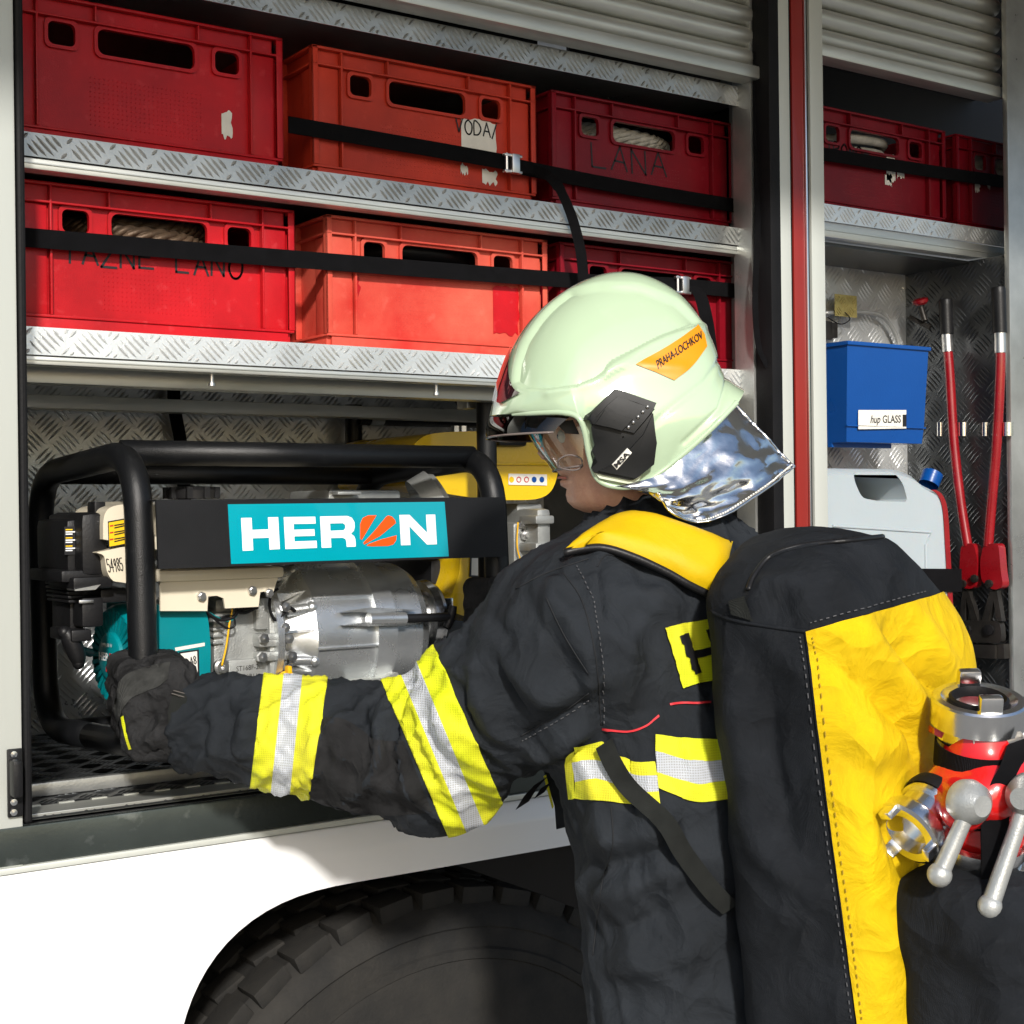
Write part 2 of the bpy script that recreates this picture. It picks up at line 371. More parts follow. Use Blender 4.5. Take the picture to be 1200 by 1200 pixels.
# block capitals drawn by hand as strokes, unit box
STROKES = {'A': [[(0, 0), (.5, 1), (1, 0)], [(.2, .38), (.8, .36)]], 'L': [[(0, 1), (0, 0), (.85, 0)]], 'N': [[(0, 0), (0, 1), (.9, 0), (.9, 1)]],
           'T': [[(0, 1), (1, 1)], [(.5, 1), (.45, 0)]], 'Z': [[(0, 1), (.9, 1), (0, 0), (1, 0)]], 'E': [[(.9, 1), (0, 1), (0, 0), (.95, 0)], [(0, .52), (.7, .52)]],
           'O': [[(.5, 1), (.12, .8), (0, .4), (.25, .03), (.65, 0), (.95, .3), (.95, .75), (.5, 1)]], 'S': [[(.9, .9), (.4, 1), (.05, .75), (.5, .5), (.9, .28), (.5, 0), (.05, .12)]],
           'R': [[(0, 0), (0, 1), (.7, .95), (.8, .65), (.1, .48), (.9, 0)]], 'M': [[(0, 0), (.1, 1), (.5, .3), (.9, 1), (1, 0)]], '-': [[(.1, .5), (.9, .5)]],
           'V': [[(0, 1), (.45, 0), (.95, 1)]], 'D': [[(0, 0), (0, 1), (.6, .9), (.95, .5), (.6, .08), (0, 0)]], '/': [[(0, -.1), (.6, 1.1)]], ' ': [],
           '5': [[(.9, 1), (.1, 1), (.05, .6), (.6, .6), (.9, .3), (.5, 0), (0, .1)]], '1': [[(.2, .7), (.5, 1), (.5, 0)]], '8': [[(.5, .5), (.1, .75), (.5, 1), (.9, .75), (.5, .5), (.05, .25), (.5, 0), (.95, .25), (.5, .5)]],
           '0': [[(.5, 1), (.1, .6), (.3, 0), (.8, .2), (.8, .8), (.5, 1)]], '4': [[(.7, 0), (.7, 1), (0, .35), (1, .35)]], '9': [[(.8, .7), (.4, .5), (.2, .8), (.6, 1), (.8, .7), (.6, 0)]]}
def handwrite(mb, txt, quad, w=.0022, off=Vector((0, 0, 0)), lw=.78, seed=3, mi=0):
    rnd = random.Random(seed); n = len(txt)
    a, b, c, d = [Vector(p) for p in quad]; nrm = ((b - a).cross(d - a)).normalized()
    for i, ch in enumerate(txt):
        jy = rnd.uniform(-.06, .06); sk = rnd.uniform(-.05, .05)
        for st in STROKES.get(ch, []):
            P = [bil(quad, (i + .1 + x * lw + (y - .5) * sk) / n, y * rnd.uniform(.96, 1.02) + jy) + off for x, y in st]
            if len(P) > 3: P = spline(P, 4) if ch in 'OSRD5809' else P
            for p, q in zip(P, P[1:]):
                t = (q - p); 
                if t.length < 1e-6: continue
                t.normalize(); s_ = nrm.cross(t).normalized() * w / 2; e = t * w * .4
                mb.poly([p - s_ - e, q - s_ + e, q + s_ + e, p + s_ - e], mi)

# ------------------------------------------------------------------ implicit surfaces
def smin(a, b, k):
    h = np.clip(.5 + .5 * (b - a) / k, 0, 1); return b * (1 - h) + a * h - k * h * (1 - h)
def smax(a, b, k): return -smin(-a, -b, k)
def capsule(P, a, b, ra, rb):
    a = np.array(a); b = np.array(b); ab = b - a; t = np.clip(((P - a) @ ab) / (ab @ ab), 0, 1)
    return np.linalg.norm(P - a - t[:, None] * ab, axis=1) - (ra + (rb - ra) * t)
def ecapsule(P, a, b, ra, rb, ax, sq):
    """capsule squeezed along ax by factor sq (<1 = thinner)"""
    ax = np.array(ax); k = (1 / sq - 1)
    Q = P + np.outer((P - np.array(a)) @ ax, ax) * k; b2 = np.array(b) + ax * (((np.array(b) - np.array(a)) @ ax) * k)
    return capsule(Q, a, b2, ra, rb) * sq ** .5
def rbox(P, c, ax, h, r):
    Q = (P - np.array(c)) @ np.array([list(a) for a in ax]).T
    q = np.abs(Q) - (np.array(h) - r)
    return np.linalg.norm(np.maximum(q, 0), axis=1) + np.minimum(q.max(axis=1), 0) - r
def surface_nets(f, lo, hi, h):
    lo = np.array(lo); hi = np.array(hi); n = np.ceil((hi - lo) / h).astype(int) + 1
    g = [lo[i] + np.arange(n[i]) * h for i in range(3)]
    vals = np.empty(n)
    for i in range(0, n[0], 16):                      # slabs, to keep memory low
        X, Y, Z = np.meshgrid(g[0][i:i + 16], g[1], g[2], indexing='ij')
        vals[i:i + 16] = f(np.stack([X.ravel(), Y.ravel(), Z.ravel()], 1)).reshape(X.shape)
    s = vals < 0
    m = n - 1
    cnt = np.zeros(m); acc = np.zeros((*m, 3))
    for ax in range(3):
        o1, o2 = [a for a in range(3) if a != ax]
        for d1 in (0, 1):
            for d2 in (0, 1):
                sl = [None] * 3; sl2 = [None] * 3
                sl[ax] = slice(0, m[ax]); sl2[ax] = slice(1, m[ax] + 1)
                for o, d in ((o1, d1), (o2, d2)): sl[o] = slice(d, d + m[o]); sl2[o] = sl[o]
                a = vals[tuple(sl)]; b = vals[tuple(sl2)]; cr = (a < 0) != (b < 0)
                t = np.where(cr, a / np.where(cr, a - b, 1), 0)
                cnt += cr
                acc[..., ax] += np.where(cr, t, 0); acc[..., o1] += np.where(cr, d1, 0); acc[..., o2] += np.where(cr, d2, 0)
    act = cnt > 0; ids = -np.ones(m, int); ids[act] = np.arange(act.sum())
    ijk = np.argwhere(act); verts = lo + (ijk + acc[act] / cnt[act][:, None]) * h
    faces = []
    for ax in range(3):
        o1, o2 = (ax + 1) % 3, (ax + 2) % 3
        sl = [slice(1, m[i]) for i in range(3)]; sl[ax] = slice(0, m[ax]); sl2 = list(sl); sl2[ax] = slice(1, m[ax] + 1)
        a = s[tuple(sl)]; b = s[tuple(sl2)]; loc = np.argwhere(a != b); inside = a[a != b]
        base = loc.copy()
        for i in range(3):
            if i != ax: base[:, i] += 1
        def cid(d1, d2):
            q = base.copy(); q[:, o1] -= d1; q[:, o2] -= d2; return ids[q[:, 0], q[:, 1], q[:, 2]]
        q = np.stack([cid(0, 0), cid(1, 0), cid(1, 1), cid(0, 1)], 1)
        q[~inside] = q[~inside][:, ::-1]; faces.append(q)
    faces = np.concatenate(faces); faces = faces[(faces >= 0).all(1)]
    return verts, faces
def relax(v, f, it=2, lam=.5):
    for _ in range(it):
        acc = np.zeros_like(v); c = np.zeros(len(v))
        for i in range(4):
            for j in ((i + 1) % 4, (i - 1) % 4):
                np.add.at(acc, f[:, i], v[f[:, j]]); np.add.at(c, f[:, i], 1)
        v = v + lam * (acc / np.maximum(c, 1)[:, None] - v)
    return v
def vnormals(v, f):
    n = np.cross(v[f[:, 2]] - v[f[:, 0]], v[f[:, 3]] - v[f[:, 1]]); out = np.zeros_like(v)
    for i in range(4): np.add.at(out, f[:, i], n)
    return out / np.maximum(np.linalg.norm(out, axis=1), 1e-12)[:, None]
def fold_disp(v, n, folds):
    """folds: (polyline world points, amplitude, width) -> raised ridge (amp>0) or crease (amp<0)"""
    d = np.zeros(len(v))
    for pts, amp, w in folds:
        P = np.array([list(p) for p in pts]); best = np.full(len(v), 9.); tt = np.zeros(len(v)); L = len(P) - 1
        for i in range(L):
            a, b = P[i], P[i + 1]; ab = b - a; t = np.clip(((v - a) @ ab) / max(ab @ ab, 1e-9), 0, 1)
            e = np.linalg.norm(v - a - t[:, None] * ab, axis=1); m = e < best; best[m] = e[m]; tt[m] = (i + t[m]) / L
        taper = np.sin(np.clip(tt, 0.02, .98) * math.pi) ** .5
        d += amp * taper * (np.exp(-(best / w) ** 2) if amp > 0 else np.exp(-best / (w * .75)))
    return v + n * d[:, None]
def mesh_obj(name, v, f, mats, parent=None, smooth=True, angle=180):
    me = bpy.data.meshes.new(name); off = np.array(parent_loc(parent))
    me.from_pydata((np.asarray(v) - off).tolist(), [], np.asarray(f).tolist() if not isinstance(f, list) else f)
    for m in (mats if isinstance(mats, (list, tuple)) else [mats]): me.materials.append(m)
    if smooth: shade(me, angle)
    o = bpy.data.objects.new(name, me); COL.objects.link(o)
    if parent: o.parent = parent
    return o
def bvh_of(v, f): return BVHTree.FromPolygons([Vector(p) for p in np.asarray(v).tolist()], [list(map(int, q)) for q in f])
def hit(bvh, px, py, off=.002):
    r = ray(px, py).normalized(); loc, nn, i, d = bvh.ray_cast(CAM, r)
    if loc is None: return None
    if nn.dot(r) > 0: nn = -nn
    return loc + nn * off
def point_in(poly, x, y):
    c = False; n = len(poly)
    for i in range(n):
        x1, y1 = poly[i]; x2, y2 = poly[i - 1]
        if (y1 > y) != (y2 > y) and x < (x2 - x1) * (y - y1) / (y2 - y1) + x1: c = not c
    return c
def decal(mb, bvh, rows, off=.002, mi=0, nu=24, nv=8, th=None):
    """a patch of cloth or film laid on a surface: rows = pixel polylines (same count of points), laid from row to row"""
    RR = []
    for row in rows:
        P = spline([Vector((x, y, 0)) for x, y in row], max(1, nu // (len(row) - 1))); RR.append(P)
    out = []
    for i in range(nv + 1):
        t = i / nv * (len(RR) - 1); k = min(int(t), len(RR) - 2); t -= k
        line = []
        for a, b in zip(RR[k], RR[k + 1]):
            p = a * (1 - t) + b * t
            line.append(p)
        out.append(line)
    pts = []
    nU = len(out[0]) - 1
    for i, line in enumerate(out):
        L = []
        for j, p in enumerate(line):
            o = off
            if th:
                e = min(i / nv, 1 - i / nv, .5) * 2; g = min(j / nU, 1 - j / nU, .5) * 2
                o = off + th * (min(1, e * 2.2) ** .5) * (min(1, g * 5) ** .5)
            q = hit(bvh, p.x, p.y, o); L.append(q)
        pts.append(L)
    for L in pts:                                    # fill rays that missed
        last = None
        for j in range(len(L)):
            if L[j] is None and last is not None: L[j] = last.copy()
            elif L[j] is not None: last = L[j]
        last = None
        for j in reversed(range(len(L))):
            if L[j] is None and last is not None: L[j] = last.copy()
            elif L[j] is not None: last = L[j]
    pts = [L for L in pts if L[0] is not None]
    if len(pts) > 1: mb.grid(pts, mi)
# ================================================================== setting
g = MB(); g.poly([(-60, -60, 0), (60, -60, 0), (60, 60, 0), (-60, 60, 0)])
structure(g.build('ground', ASPH))

def chequer(mb, O, ex, ey, w, h, th=.002, cell=.030, hgt=.0013, mi=0, j=0):
    """tread plate: flat sheet with raised five-bar lugs on its +normal side"""
    O = Vector(O); ex = Vector(ex); ey = Vector(ey); n = ex.cross(ey).normalized()
    c = O + ex * w / 2 + ey * h / 2 - n * th / 2
    mb.obox(c, ex, ey, n, w / 2, h / 2, th / 2, mi)
    S = cell * 1.42; n1 = int((w + h) / S) + 3                # basket weave of lug groups, turned 45 degrees
    g1 = (ex + ey).normalized(); g2 = (ey - ex).normalized()
    for a in range(-n1, n1):
        for b in range(-n1, n1):
            c3 = g1 * (a * S) + g2 * (b * S) + ex * (cell * .3) + ey * (h / 2 if h < S else cell * .4)
            cc = Vector((c3.dot(ex), c3.dot(ey), 0))
            if not (-S < cc.x < w + S and -S < cc.y < h + S): continue
            d, q = (g1, g2) if (a + b + j) % 2 else (g2, g1)
            for k in range(-2, 3):
                L = S * (.45 - .02 * abs(k)); off = k * S * .195
                p = ex * cc.x + ey * cc.y + q * off
                px_, py_ = p.dot(ex), p.dot(ey); dx_, dy_ = d.dot(ex), d.dot(ey)
                t0, t1 = -L, L
                for c0, dc, mx in ((px_, dx_, w), (py_, dy_, h)):
                    a_, b_2 = (.001 - c0) / dc, (mx - .001 - c0) / dc
                    t0 = max(t0, min(a_, b_2)); t1 = min(t1, max(a_, b_2))
                if t1 - t0 < L * .45: continue
                p = O + p + d * (t0 + t1) / 2; L = (t1 - t0) / 2; wd = S * .055
                B = [p - d * L, p - d * L * .4 + q * wd, p + d * L * .4 + q * wd, p + d * L, p + d * L * .4 - q * wd, p - d * L * .4 - q * wd]
                T = [p - d * L * .5 + n * hgt, p + d * L * .5 + n * hgt]
                i = [mb.pt(x) for x in B + T]
                for f in ((0, 5, 6), (0, 6, 1), (1, 6, 7, 2), (2, 7, 3), (3, 7, 4), (4, 7, 6, 5)):
                    mb.f.append([i[x] for x in f]); mb.m.append(mi)

YF, YL, YC, YB = 1.80, 1.87, 1.92, 2.54
X0, X1 = .535, 1.86            # left locker, inside
ZF = 1.212                     # locker floor
truck = thing('fire_truck', (1.2, 1.8, 0), 'white and red fire truck with its side lockers standing open', 'fire truck')
def P_(n, *a, **k): return box_o(n, *a, parent=truck, **k)
EX, EY, EZ = Vector((1, 0, 0)), Vector((0, 1, 0)), Vector((0, 0, 1))

# --- left pillar (white) with its black rubber seal
xs = at_y(22, 500, YF).x; xs2 = at_y(32, 500, YF).x
b = MB(); b.box((-.35, YF, 1.158), (xs, YF + .10, 2.72), 0, .004); pl = b.build('pillar', PILLAR, truck, True)
b = MB(); b.box((xs + .001, YF - .004, ZF + .003), (xs2, YF + .05, 2.66), 0, .003); b.build('rubber_seal', RUBBER, pl)
P_('locker_side_wall', (xs2 - .01, YF + .102, ZF - .03), (X0, YB + .01, 2.30), ALU_D)
# door latch on the left pillar
q = [at_y(8, 875, YF), at_y(33, 960, YF)]
hb = MB(); lo = at_y(8, 958, YF); hi = at_y(25, 876, YF)
hb.box((lo.x, YF - .006, lo.z), (hi.x, YF - .0005, hi.z), 0, .002)
hb.obox(at_y(19, 912, YF - .016), EX, EY, EZ, .006, .010, .022, 0, .004)
lt = hb.build('latch', BLACK, truck, True)
for py in (884, 940, 952):
    rv = MB(); rv.lathe([(0, .0045), (.002, .004), (.0025, 0)], at_y(16, py, YF - .0062), (0, -1, 0), 12); rv.build('rivet', CHROME, lt, True)

# --- middle pillar between lockers: seal, white strip, red stripe, white strip
def vstrip(name, pxa, pxb, y0, y1, mat, parent, z0=ZF - .05, z1=2.66, bev=.002):
    a = at_y(pxa, 420, YF).x; c = at_y(pxb, 420, YF).x
    m = MB(); m.box((a, y0, z0), (c, y1, z1), 0, bev); return m.build(name, mat, parent, True)
mp_ = MB(); mp_.box((at_y(914, 420, YF).x, YF + .014, ZF - .05), (at_y(970, 420, YF).x, YF + .09, 2.66)); mid = mp_.build('pillar', RAIL, truck)
vstrip('rubber_seal', 903, 915, YF - .004, YF + .035, RUBBER, mid)
vstrip('pillar_strip', 915.6, 929, YF, YF + .012, PILLAR, mid)
vstrip('rubber_seal', 929.3, 932.5, YF + .004, YF + .013, RUBBER, mid)
vstrip('red_stripe', 933, 946.5, YF + .002, YF + .013, REDSTR, mid)
vstrip('edge_trim', 946.8, 949, YF - .001, YF + .013, CHROME, mid)
vstrip('rubber_seal', 949.3, 952.5, YF + .004, YF + .013, RUBBER, mid)
vstrip('pillar_strip', 953, 968.5, YF, YF + .013, PILLAR, mid)
gr = MB(); gr.box((at_y(902, 420, YF).x - .002, YF + .036, ZF - .05), (at_y(912, 420, YF).x, YF + .082, 2.66), 0, .003)
gr.build('shutter_guide', ALU_D, mid, True)
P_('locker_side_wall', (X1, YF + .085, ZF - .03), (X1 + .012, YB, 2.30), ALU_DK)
# slotted upright inside, at the end of the shelves
up_ = MB(); ux = at_y(872, 420, 1.90).x
up_.box((ux - .006, 1.895, 1.68), (ux + .010, 1.925, 2.30), 0, .002)
for k in range(16):
    z = 1.70 + k * .038; up_.box((ux - .003, 1.8935, z), (ux + .007, 1.8955, z + .02), 1)
up_.build('slotted_upright', [ALU_D, DARK], truck, True)

# --- right edge pillar
xr = at_y(1184, 420, YF).x
b = MB(); b.box((xr, YF - .0, ZF - .05), (xr + .5, YF + .012, 2.66), 0, .003); b.build('pillar', ALU_D, truck, True)

# --- back wall, floor, sill
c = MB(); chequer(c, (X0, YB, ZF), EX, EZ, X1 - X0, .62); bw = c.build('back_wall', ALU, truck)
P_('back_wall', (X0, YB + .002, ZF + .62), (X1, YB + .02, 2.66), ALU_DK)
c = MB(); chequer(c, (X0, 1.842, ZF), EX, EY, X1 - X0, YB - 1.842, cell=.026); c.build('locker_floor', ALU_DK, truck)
b = MB()
z0 = ZF
b.box((xs2, 1.966, ZF + .001), (X1, 1.978, ZF + .019), 0, .002); b.build('floor_stop_bar', ALU_D, truck, True)
b = MB(); b.box((xs2, 1.845, ZF - .004), (X1, 1.895, ZF + .0035), 0, .001)
for k in range(30): b.box((xs2 + .02 + k * .043, 1.893, ZF), (xs2 + .04 + k * .043, 1.899, ZF + .005))
b.build('shutter_sill', RAIL, truck)
b = MB(); b.box((xs2, 1.806, ZF - .012), (X1, 1.844, ZF - .006)); b.build('sill_channel', DARK, truck)
b = MB(); b.box((.45, YF - .002, 1.166), (3.3, YF + .012, 1.2115), 0, .002)
sillm = pbr('splashed_steel_sill', (.060, .072, .068), .24, .6, .35, 3, .1, 200, scr=.9)
b.build('sill_plate', sillm, truck, True)
# bolt on the sill, drain slots
b = MB(); b.lathe([(0, .010), (.004, .009), (.004, .005), (.010, .005), (.010, 0)], at_z(236, 903, ZF + .004), EZ, 14); b.build('bolt', STEEL, truck, True)

# --- white lower panel, bulging, with the wheel arch cut into it
XA0, XA1, ZA = .72, 1.86, 1.081
def prof(z):           # outward offset of the panel skin
    t = (1.156 - z)
    return YF - .002 - .016 * min(1, (max(t, 0) / .03)) ** .5
def arch_z(x):
    """lower edge of the panel at x"""
    def corner(d, r=.26): return ZA - r + r * (1 - (1 - min(d, r) / r) ** 2.6) ** (1 / 2.6)
    if x <= XA0 or x >= XA1: return .42
    d = min(x - XA0, XA1 - x)
    return max(.42, corner(d)) if d < .26 else ZA
rows = []
xsx = [-.35, .0, .3, .5, XA0 - .1, XA0 - .03, XA0 - .002] + [XA0 + .002 + .26 * (k / 18) ** 2.2 for k in range(19)] + [1.15, 1.3, 1.45] + [XA1 - .002 - .26 * (k / 18) ** 2.2 for k in range(18, -1, -1)] + [XA1 + .002, 2.2, 2.6, 3.3]
for k in range(26):
    rows.append([])
for x in xsx:
    za = arch_z(x)
    for k in range(26):
        t = k / 25; z = 1.156 - (1.156 - za) * t ** 1.6
        rows[k].append(Vector((x, prof(z), z)))
b = MB(); b.grid(rows)
b.grid([rows[-1], [p + Vector((0, .03, .0)) for p in rows[-1]]])
b.grid([rows[0], [p + Vector((0, .03, 0)) for p in rows[0]]])
b.build('lower_panel', WHITE, truck, True, angle=50)
b = MB(); b.box((.45, YF - .006, 1.1572), (3.3, YF + .01, 1.1652), 0, .002); b.build('panel_trim', PILLAR, truck, True)
# wheel arch liner and dark underbody
b = MB()
arc = [Vector((x, 1.83, arch_z(x) + .012)) for x in xsx if XA0 < x < XA1]
b.grid([arc, [p + Vector((0, .62, 0)) for p in arc]]); b.poly([(XA0 - .2, 2.44, .3), (XA1 + .2, 2.44, .3), (XA1 + .2, 2.44, 1.2), (XA0 - .2, 2.44, 1.2)])
b.build('wheel_arch_liner', DARK, truck)
P_('chassis', (-.3, 2.46, .45), (3.2, 2.58, 1.16), DARK)
# red band below the panels, far left side skin
# --- wheel
wx, wz, wr, wy = 1.18, .505, .515, 1.86
wh = MB(); tw = .30
wh.lathe([(.0, .30), (.004, .40), (.006, .41), (.003, .412), (.004, .425), (.009, .428), (.012, .455), (.010, .458), (.014, .472), (.03, .49), (.05, .503), (tw - .05, .503), (tw - .03, .49), (tw - .012, .455), (tw, .40), (tw, .30)], (wx, wy, wz), EY, 72)
wheel = wh.build('wheel', TYRE, truck, True, angle=30)
n = 44
for r_, (y0, y1, tw2, sk) in enumerate([(.028, .085, .030, .1), (.095, .145, .026, -.2), (.155, .205, .026, .2), (.215, .272, .030, -.1)]):
    tb = MB(); tb.obox(EZ * .500 + EY * (y0 + y1) / 2, (EX + EY * sk).normalized(), EY, EZ, tw2, (y1 - y0) / 2, .013, 0, .003); proto = tb.build('tread_block', TYRE, None, True)
    for k in range(n):                                          # one object for each block, mesh shared along its row
        o = proto if k == 0 else proto.copy()
        if k: COL.objects.link(o)
        o.parent = wheel; o.location = Vector((wx, wy, wz)) - truck.location; o.rotation_euler.y = 2 * math.pi * (k + .5 * (r_ % 2)) / n
rm = MB(); rm.lathe([(-.004, .0), (-.004, .10), (.02, .13), (.05, .20), (.06, .27), (.02, .285), (.0, .305), (.01, .31), (.03, .30)], (wx, wy, wz), EY, 48)
rm.build('rim', GREYPNT, wheel, True)
for k in range(10):
    a = 2 * math.pi * k / 10
    nb = MB(); nb.lathe([(-.012, .0), (-.012, .012), (.03, .014)], (wx + math.cos(a) * .16, wy + .015, wz + math.sin(a) * .16), EY, 6); nb.build('wheel_nut', STEEL, wheel)

# --- shelves (left locker)
def shelf(zt, lip, rail, mat, nm='shelf'):
    s = MB(); s.box((X0, YL + .004, zt - .004), (X1, YB, zt)); sh = s.build(nm, mat, truck)
    c = MB(); chequer(c, (X0, YL, zt - lip), EX, EZ, X1 - X0, lip + .001, cell=.028, hgt=.002); c.build('shelf_lip', mat, sh)
    r_ = MB(); r_.box((X0, YL + .003, zt - lip - rail), (X1, YL + .03, zt - lip - .001), 0, .002)
    r_.box((X0, YL + .001, zt - lip - rail * .55), (X1, YL + .004, zt - lip - rail * .45)); r_.build('shelf_rail', RAIL, sh, True)
    return sh
S1 = 2.061; S2 = 1.818
sh1 = shelf(S1, .029, .015, ALU_D); sh2 = shelf(S2, .034, .012, ALU)
b = MB(); b.box((X0, 1.95, S2 - .062), (X1, 1.985, S2 - .040), 0, .002); b.build('shelf_bearer', RAIL, sh2, True)
b = MB(); b.box((X0, 2.40, S2 - .062), (X1, 2.44, S2 - .040), 0, .002); b.build('shelf_bearer', RAIL, sh2, True)
for px in (248, 511):
    p = at_y(px, 440 if px < 300 else 452, YL + .025)
    b = MB(); b.lathe([(0, .003), (.012, .003), (.012, .005), (.016, .005), (.016, 0)], (p.x, p.y, S2 - .046), -EZ, 10); b.build('bolt', STEEL, sh2, True)
# --- third shelf / header with rolled shutter above the lockers (both lockers)
S3 = 2.30
b = MB(); b.box((X0, YL, S3), (X1, YB, S3 + .004)); b.build('shelf', ALU_D, truck)
c = MB(); chequer(c, (X0, YL - .002, S3 - .03), EX, EZ, X1 - X0, .034, cell=.028, hgt=.002); c.build('shelf_lip', ALU_D, truck)
for (xa, xb, z0) in ((xs2 + .002, at_y(901, 420, YF).x, 2.335), (at_y(971, 420, YF).x, xr - .002, 2.40)):
    b = MB(); b.box((xa + .004, YF + .052, z0 - .006), (xb + .03, YF + .058, 2.66)); rs = b.build('roller_shutter', RAIL, truck)
    for k in range(9):
        zc = z0 + .012 + k * .036
        b = MB(); b.tube([(xa + .004, YF + .05, zc), (xb + .03, YF + .05, zc)], .0175, 12); b.build('slat', RAIL, rs, True)
    b = MB(); b.box((xa + .004, YF + .018, z0 - .03), (xb + .02, YF + .06, z0 - .008), 0, .004); b.build('shutter_bottom_bar', RAIL, truck, True)
b = MB(); b.box((-.35, YF - .005, 2.661), (3.3, YF + .15, 2.80), 0, .01); b.build('header', TRUCKRED, truck, True)
P_('roof', (-.35, YF - .004, 2.802), (3.3, 4.2, 2.90), WHITE, bev=.02)
P_('far_side', (-.35, 4.1, .5), (3.3, 4.2, 2.80), WHITE)
# unseen sun blocker, added along the roof edge to shade the upper shelves
AW = .98
aw = MB(); aw.box((-1.2, YF - .14, 2.70), (4.2, YF - .006, 2.82), 0, .03); awo = aw.build('sun_blocker', RAIL, truck, True)
b = MB(); b.poly([(-1.2, YF - .135, 2.81), (4.2, YF - .135, 2.81), (4.2, YF - AW, 2.70), (-1.2, YF - AW, 2.70)]); b.build('sun_blocker_cloth', BLOCKC, awo)
b = MB(); b.box((-1.2, YF - AW - .04, 2.67), (4.2, YF - AW, 2.73), 0, .015); b.build('sun_blocker_bar', RAIL, awo, True)

# --- right locker
XR0, XR1, YRB = 1.95, xr + .008, 2.06
ZR = 2.126
s = MB(); s.box((XR0, YL + .004, ZR - .004), (XR1 + .5, YB, ZR)); shr = s.build('shelf', ALU, truck)
c = MB(); chequer(c, (XR0, YL, ZR - .030), EX, EZ, XR1 + .3 - XR0, .031, cell=.026, hgt=.0016); c.build('shelf_lip', ALU, shr)
b = MB(); b.box((XR0, YL + .002, ZR - .058), (XR1 + .3, YL + .03, ZR - .0305), 0, .003)
b.box((XR0, YL, ZR - .046), (XR1 + .3, YL + .003, ZR - .042)); b.build('shelf_rail', RAIL, shr, True)
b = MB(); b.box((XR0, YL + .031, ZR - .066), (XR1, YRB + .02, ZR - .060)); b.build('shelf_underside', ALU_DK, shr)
zt = at_y(1000, 303, YRB).z
c = MB(); chequer(c, (XR0, YRB, 1.10), EX, EZ, XR1 - XR0, zt - 1.10); c.build('back_wall', ALU, truck)
c = MB(); chequer(c, (XR1, YRB, 1.10), -EY, EZ, YRB - YF - .014, ZR - 1.16); c.build('locker_side_wall', ALU_DK, truck)
P_('locker_floor', (XR0, YF + .02, 1.10), (XR1, YRB, 1.13), ALU_D)
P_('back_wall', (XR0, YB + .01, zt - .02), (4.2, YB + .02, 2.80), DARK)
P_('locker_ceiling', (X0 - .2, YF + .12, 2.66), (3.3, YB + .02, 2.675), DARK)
P_('locker_side_wall', (XR0 - .02, YF + .092, 1.10), (XR0 - .002, YRB, 2.66), ALU)
# ================================================================== crates
CW, CD, CH = .398, .60, .195
def holed(mb, O, ex, ez, ny, outer, holes, th, mi=0):
    """flat wall with rounded openings, pushed to thickness along ny (outwards is -ny)"""
    def rr(x0, z0, x1, z1, r, n=4):
        out = []
        for cx, cz, a0 in ((x1 - r, z1 - r, 0), (x0 + r, z1 - r, 90), (x0 + r, z0 + r, 180), (x1 - r, z0 + r, 270)):
            for k in range(n + 1):
                a = R(a0 + 90 * k / n); out.append((cx + r * math.cos(a), cz + r * math.sin(a)))
        return out
    loops = [[(outer[0], outer[1]), (outer[2], outer[1]), (outer[2], outer[3]), (outer[0], outer[3])]] + [rr(*h) for h in holes]
    V3 = [[Vector((x, z, 0)) for x, z in L] for L in loops]; flat = [p for L in V3 for p in L]
    tri = tessellate_polygon(V3)
    A = [O + ex * p.x + ez * p.y for p in flat]; B = [p + ny * th for p in A]
    base = len(mb.v)
    for p in A + B: mb.pt(p)
    k = len(flat)
    for t in tri:
        mb.f.append([base + i for i in t]); mb.m.append(mi); mb.f.append([base + k + i for i in t][::-1]); mb.m.append(mi)
    o = 0
    for L in loops:
        for i in range(len(L)):
            j = (i + 1) % len(L); mb.f.append([base + o + i, base + o + j, base + k + o + j, base + k + o + i]); mb.m.append(mi)
        o += len(L)
    for L in loops[1:]:                                      # raised lip round each opening
        c = (sum(p[0] for p in L) / len(L), sum(p[1] for p in L) / len(L))
        inn = [O + ex * x + ez * z for x, z in L]
        outp = [O + ex * (x + (.0045 if x > c[0] else -.0045)) + ez * (z + (.0045 if z > c[1] else -.0045)) for x, z in L]
        up = [p - ny * .0045 for p in outp]; ui = [p - ny * .0045 for p in inn]
        L2 = [outp, up, ui, inn]; mb.grid([r + [r[0]] for r in L2], mi)
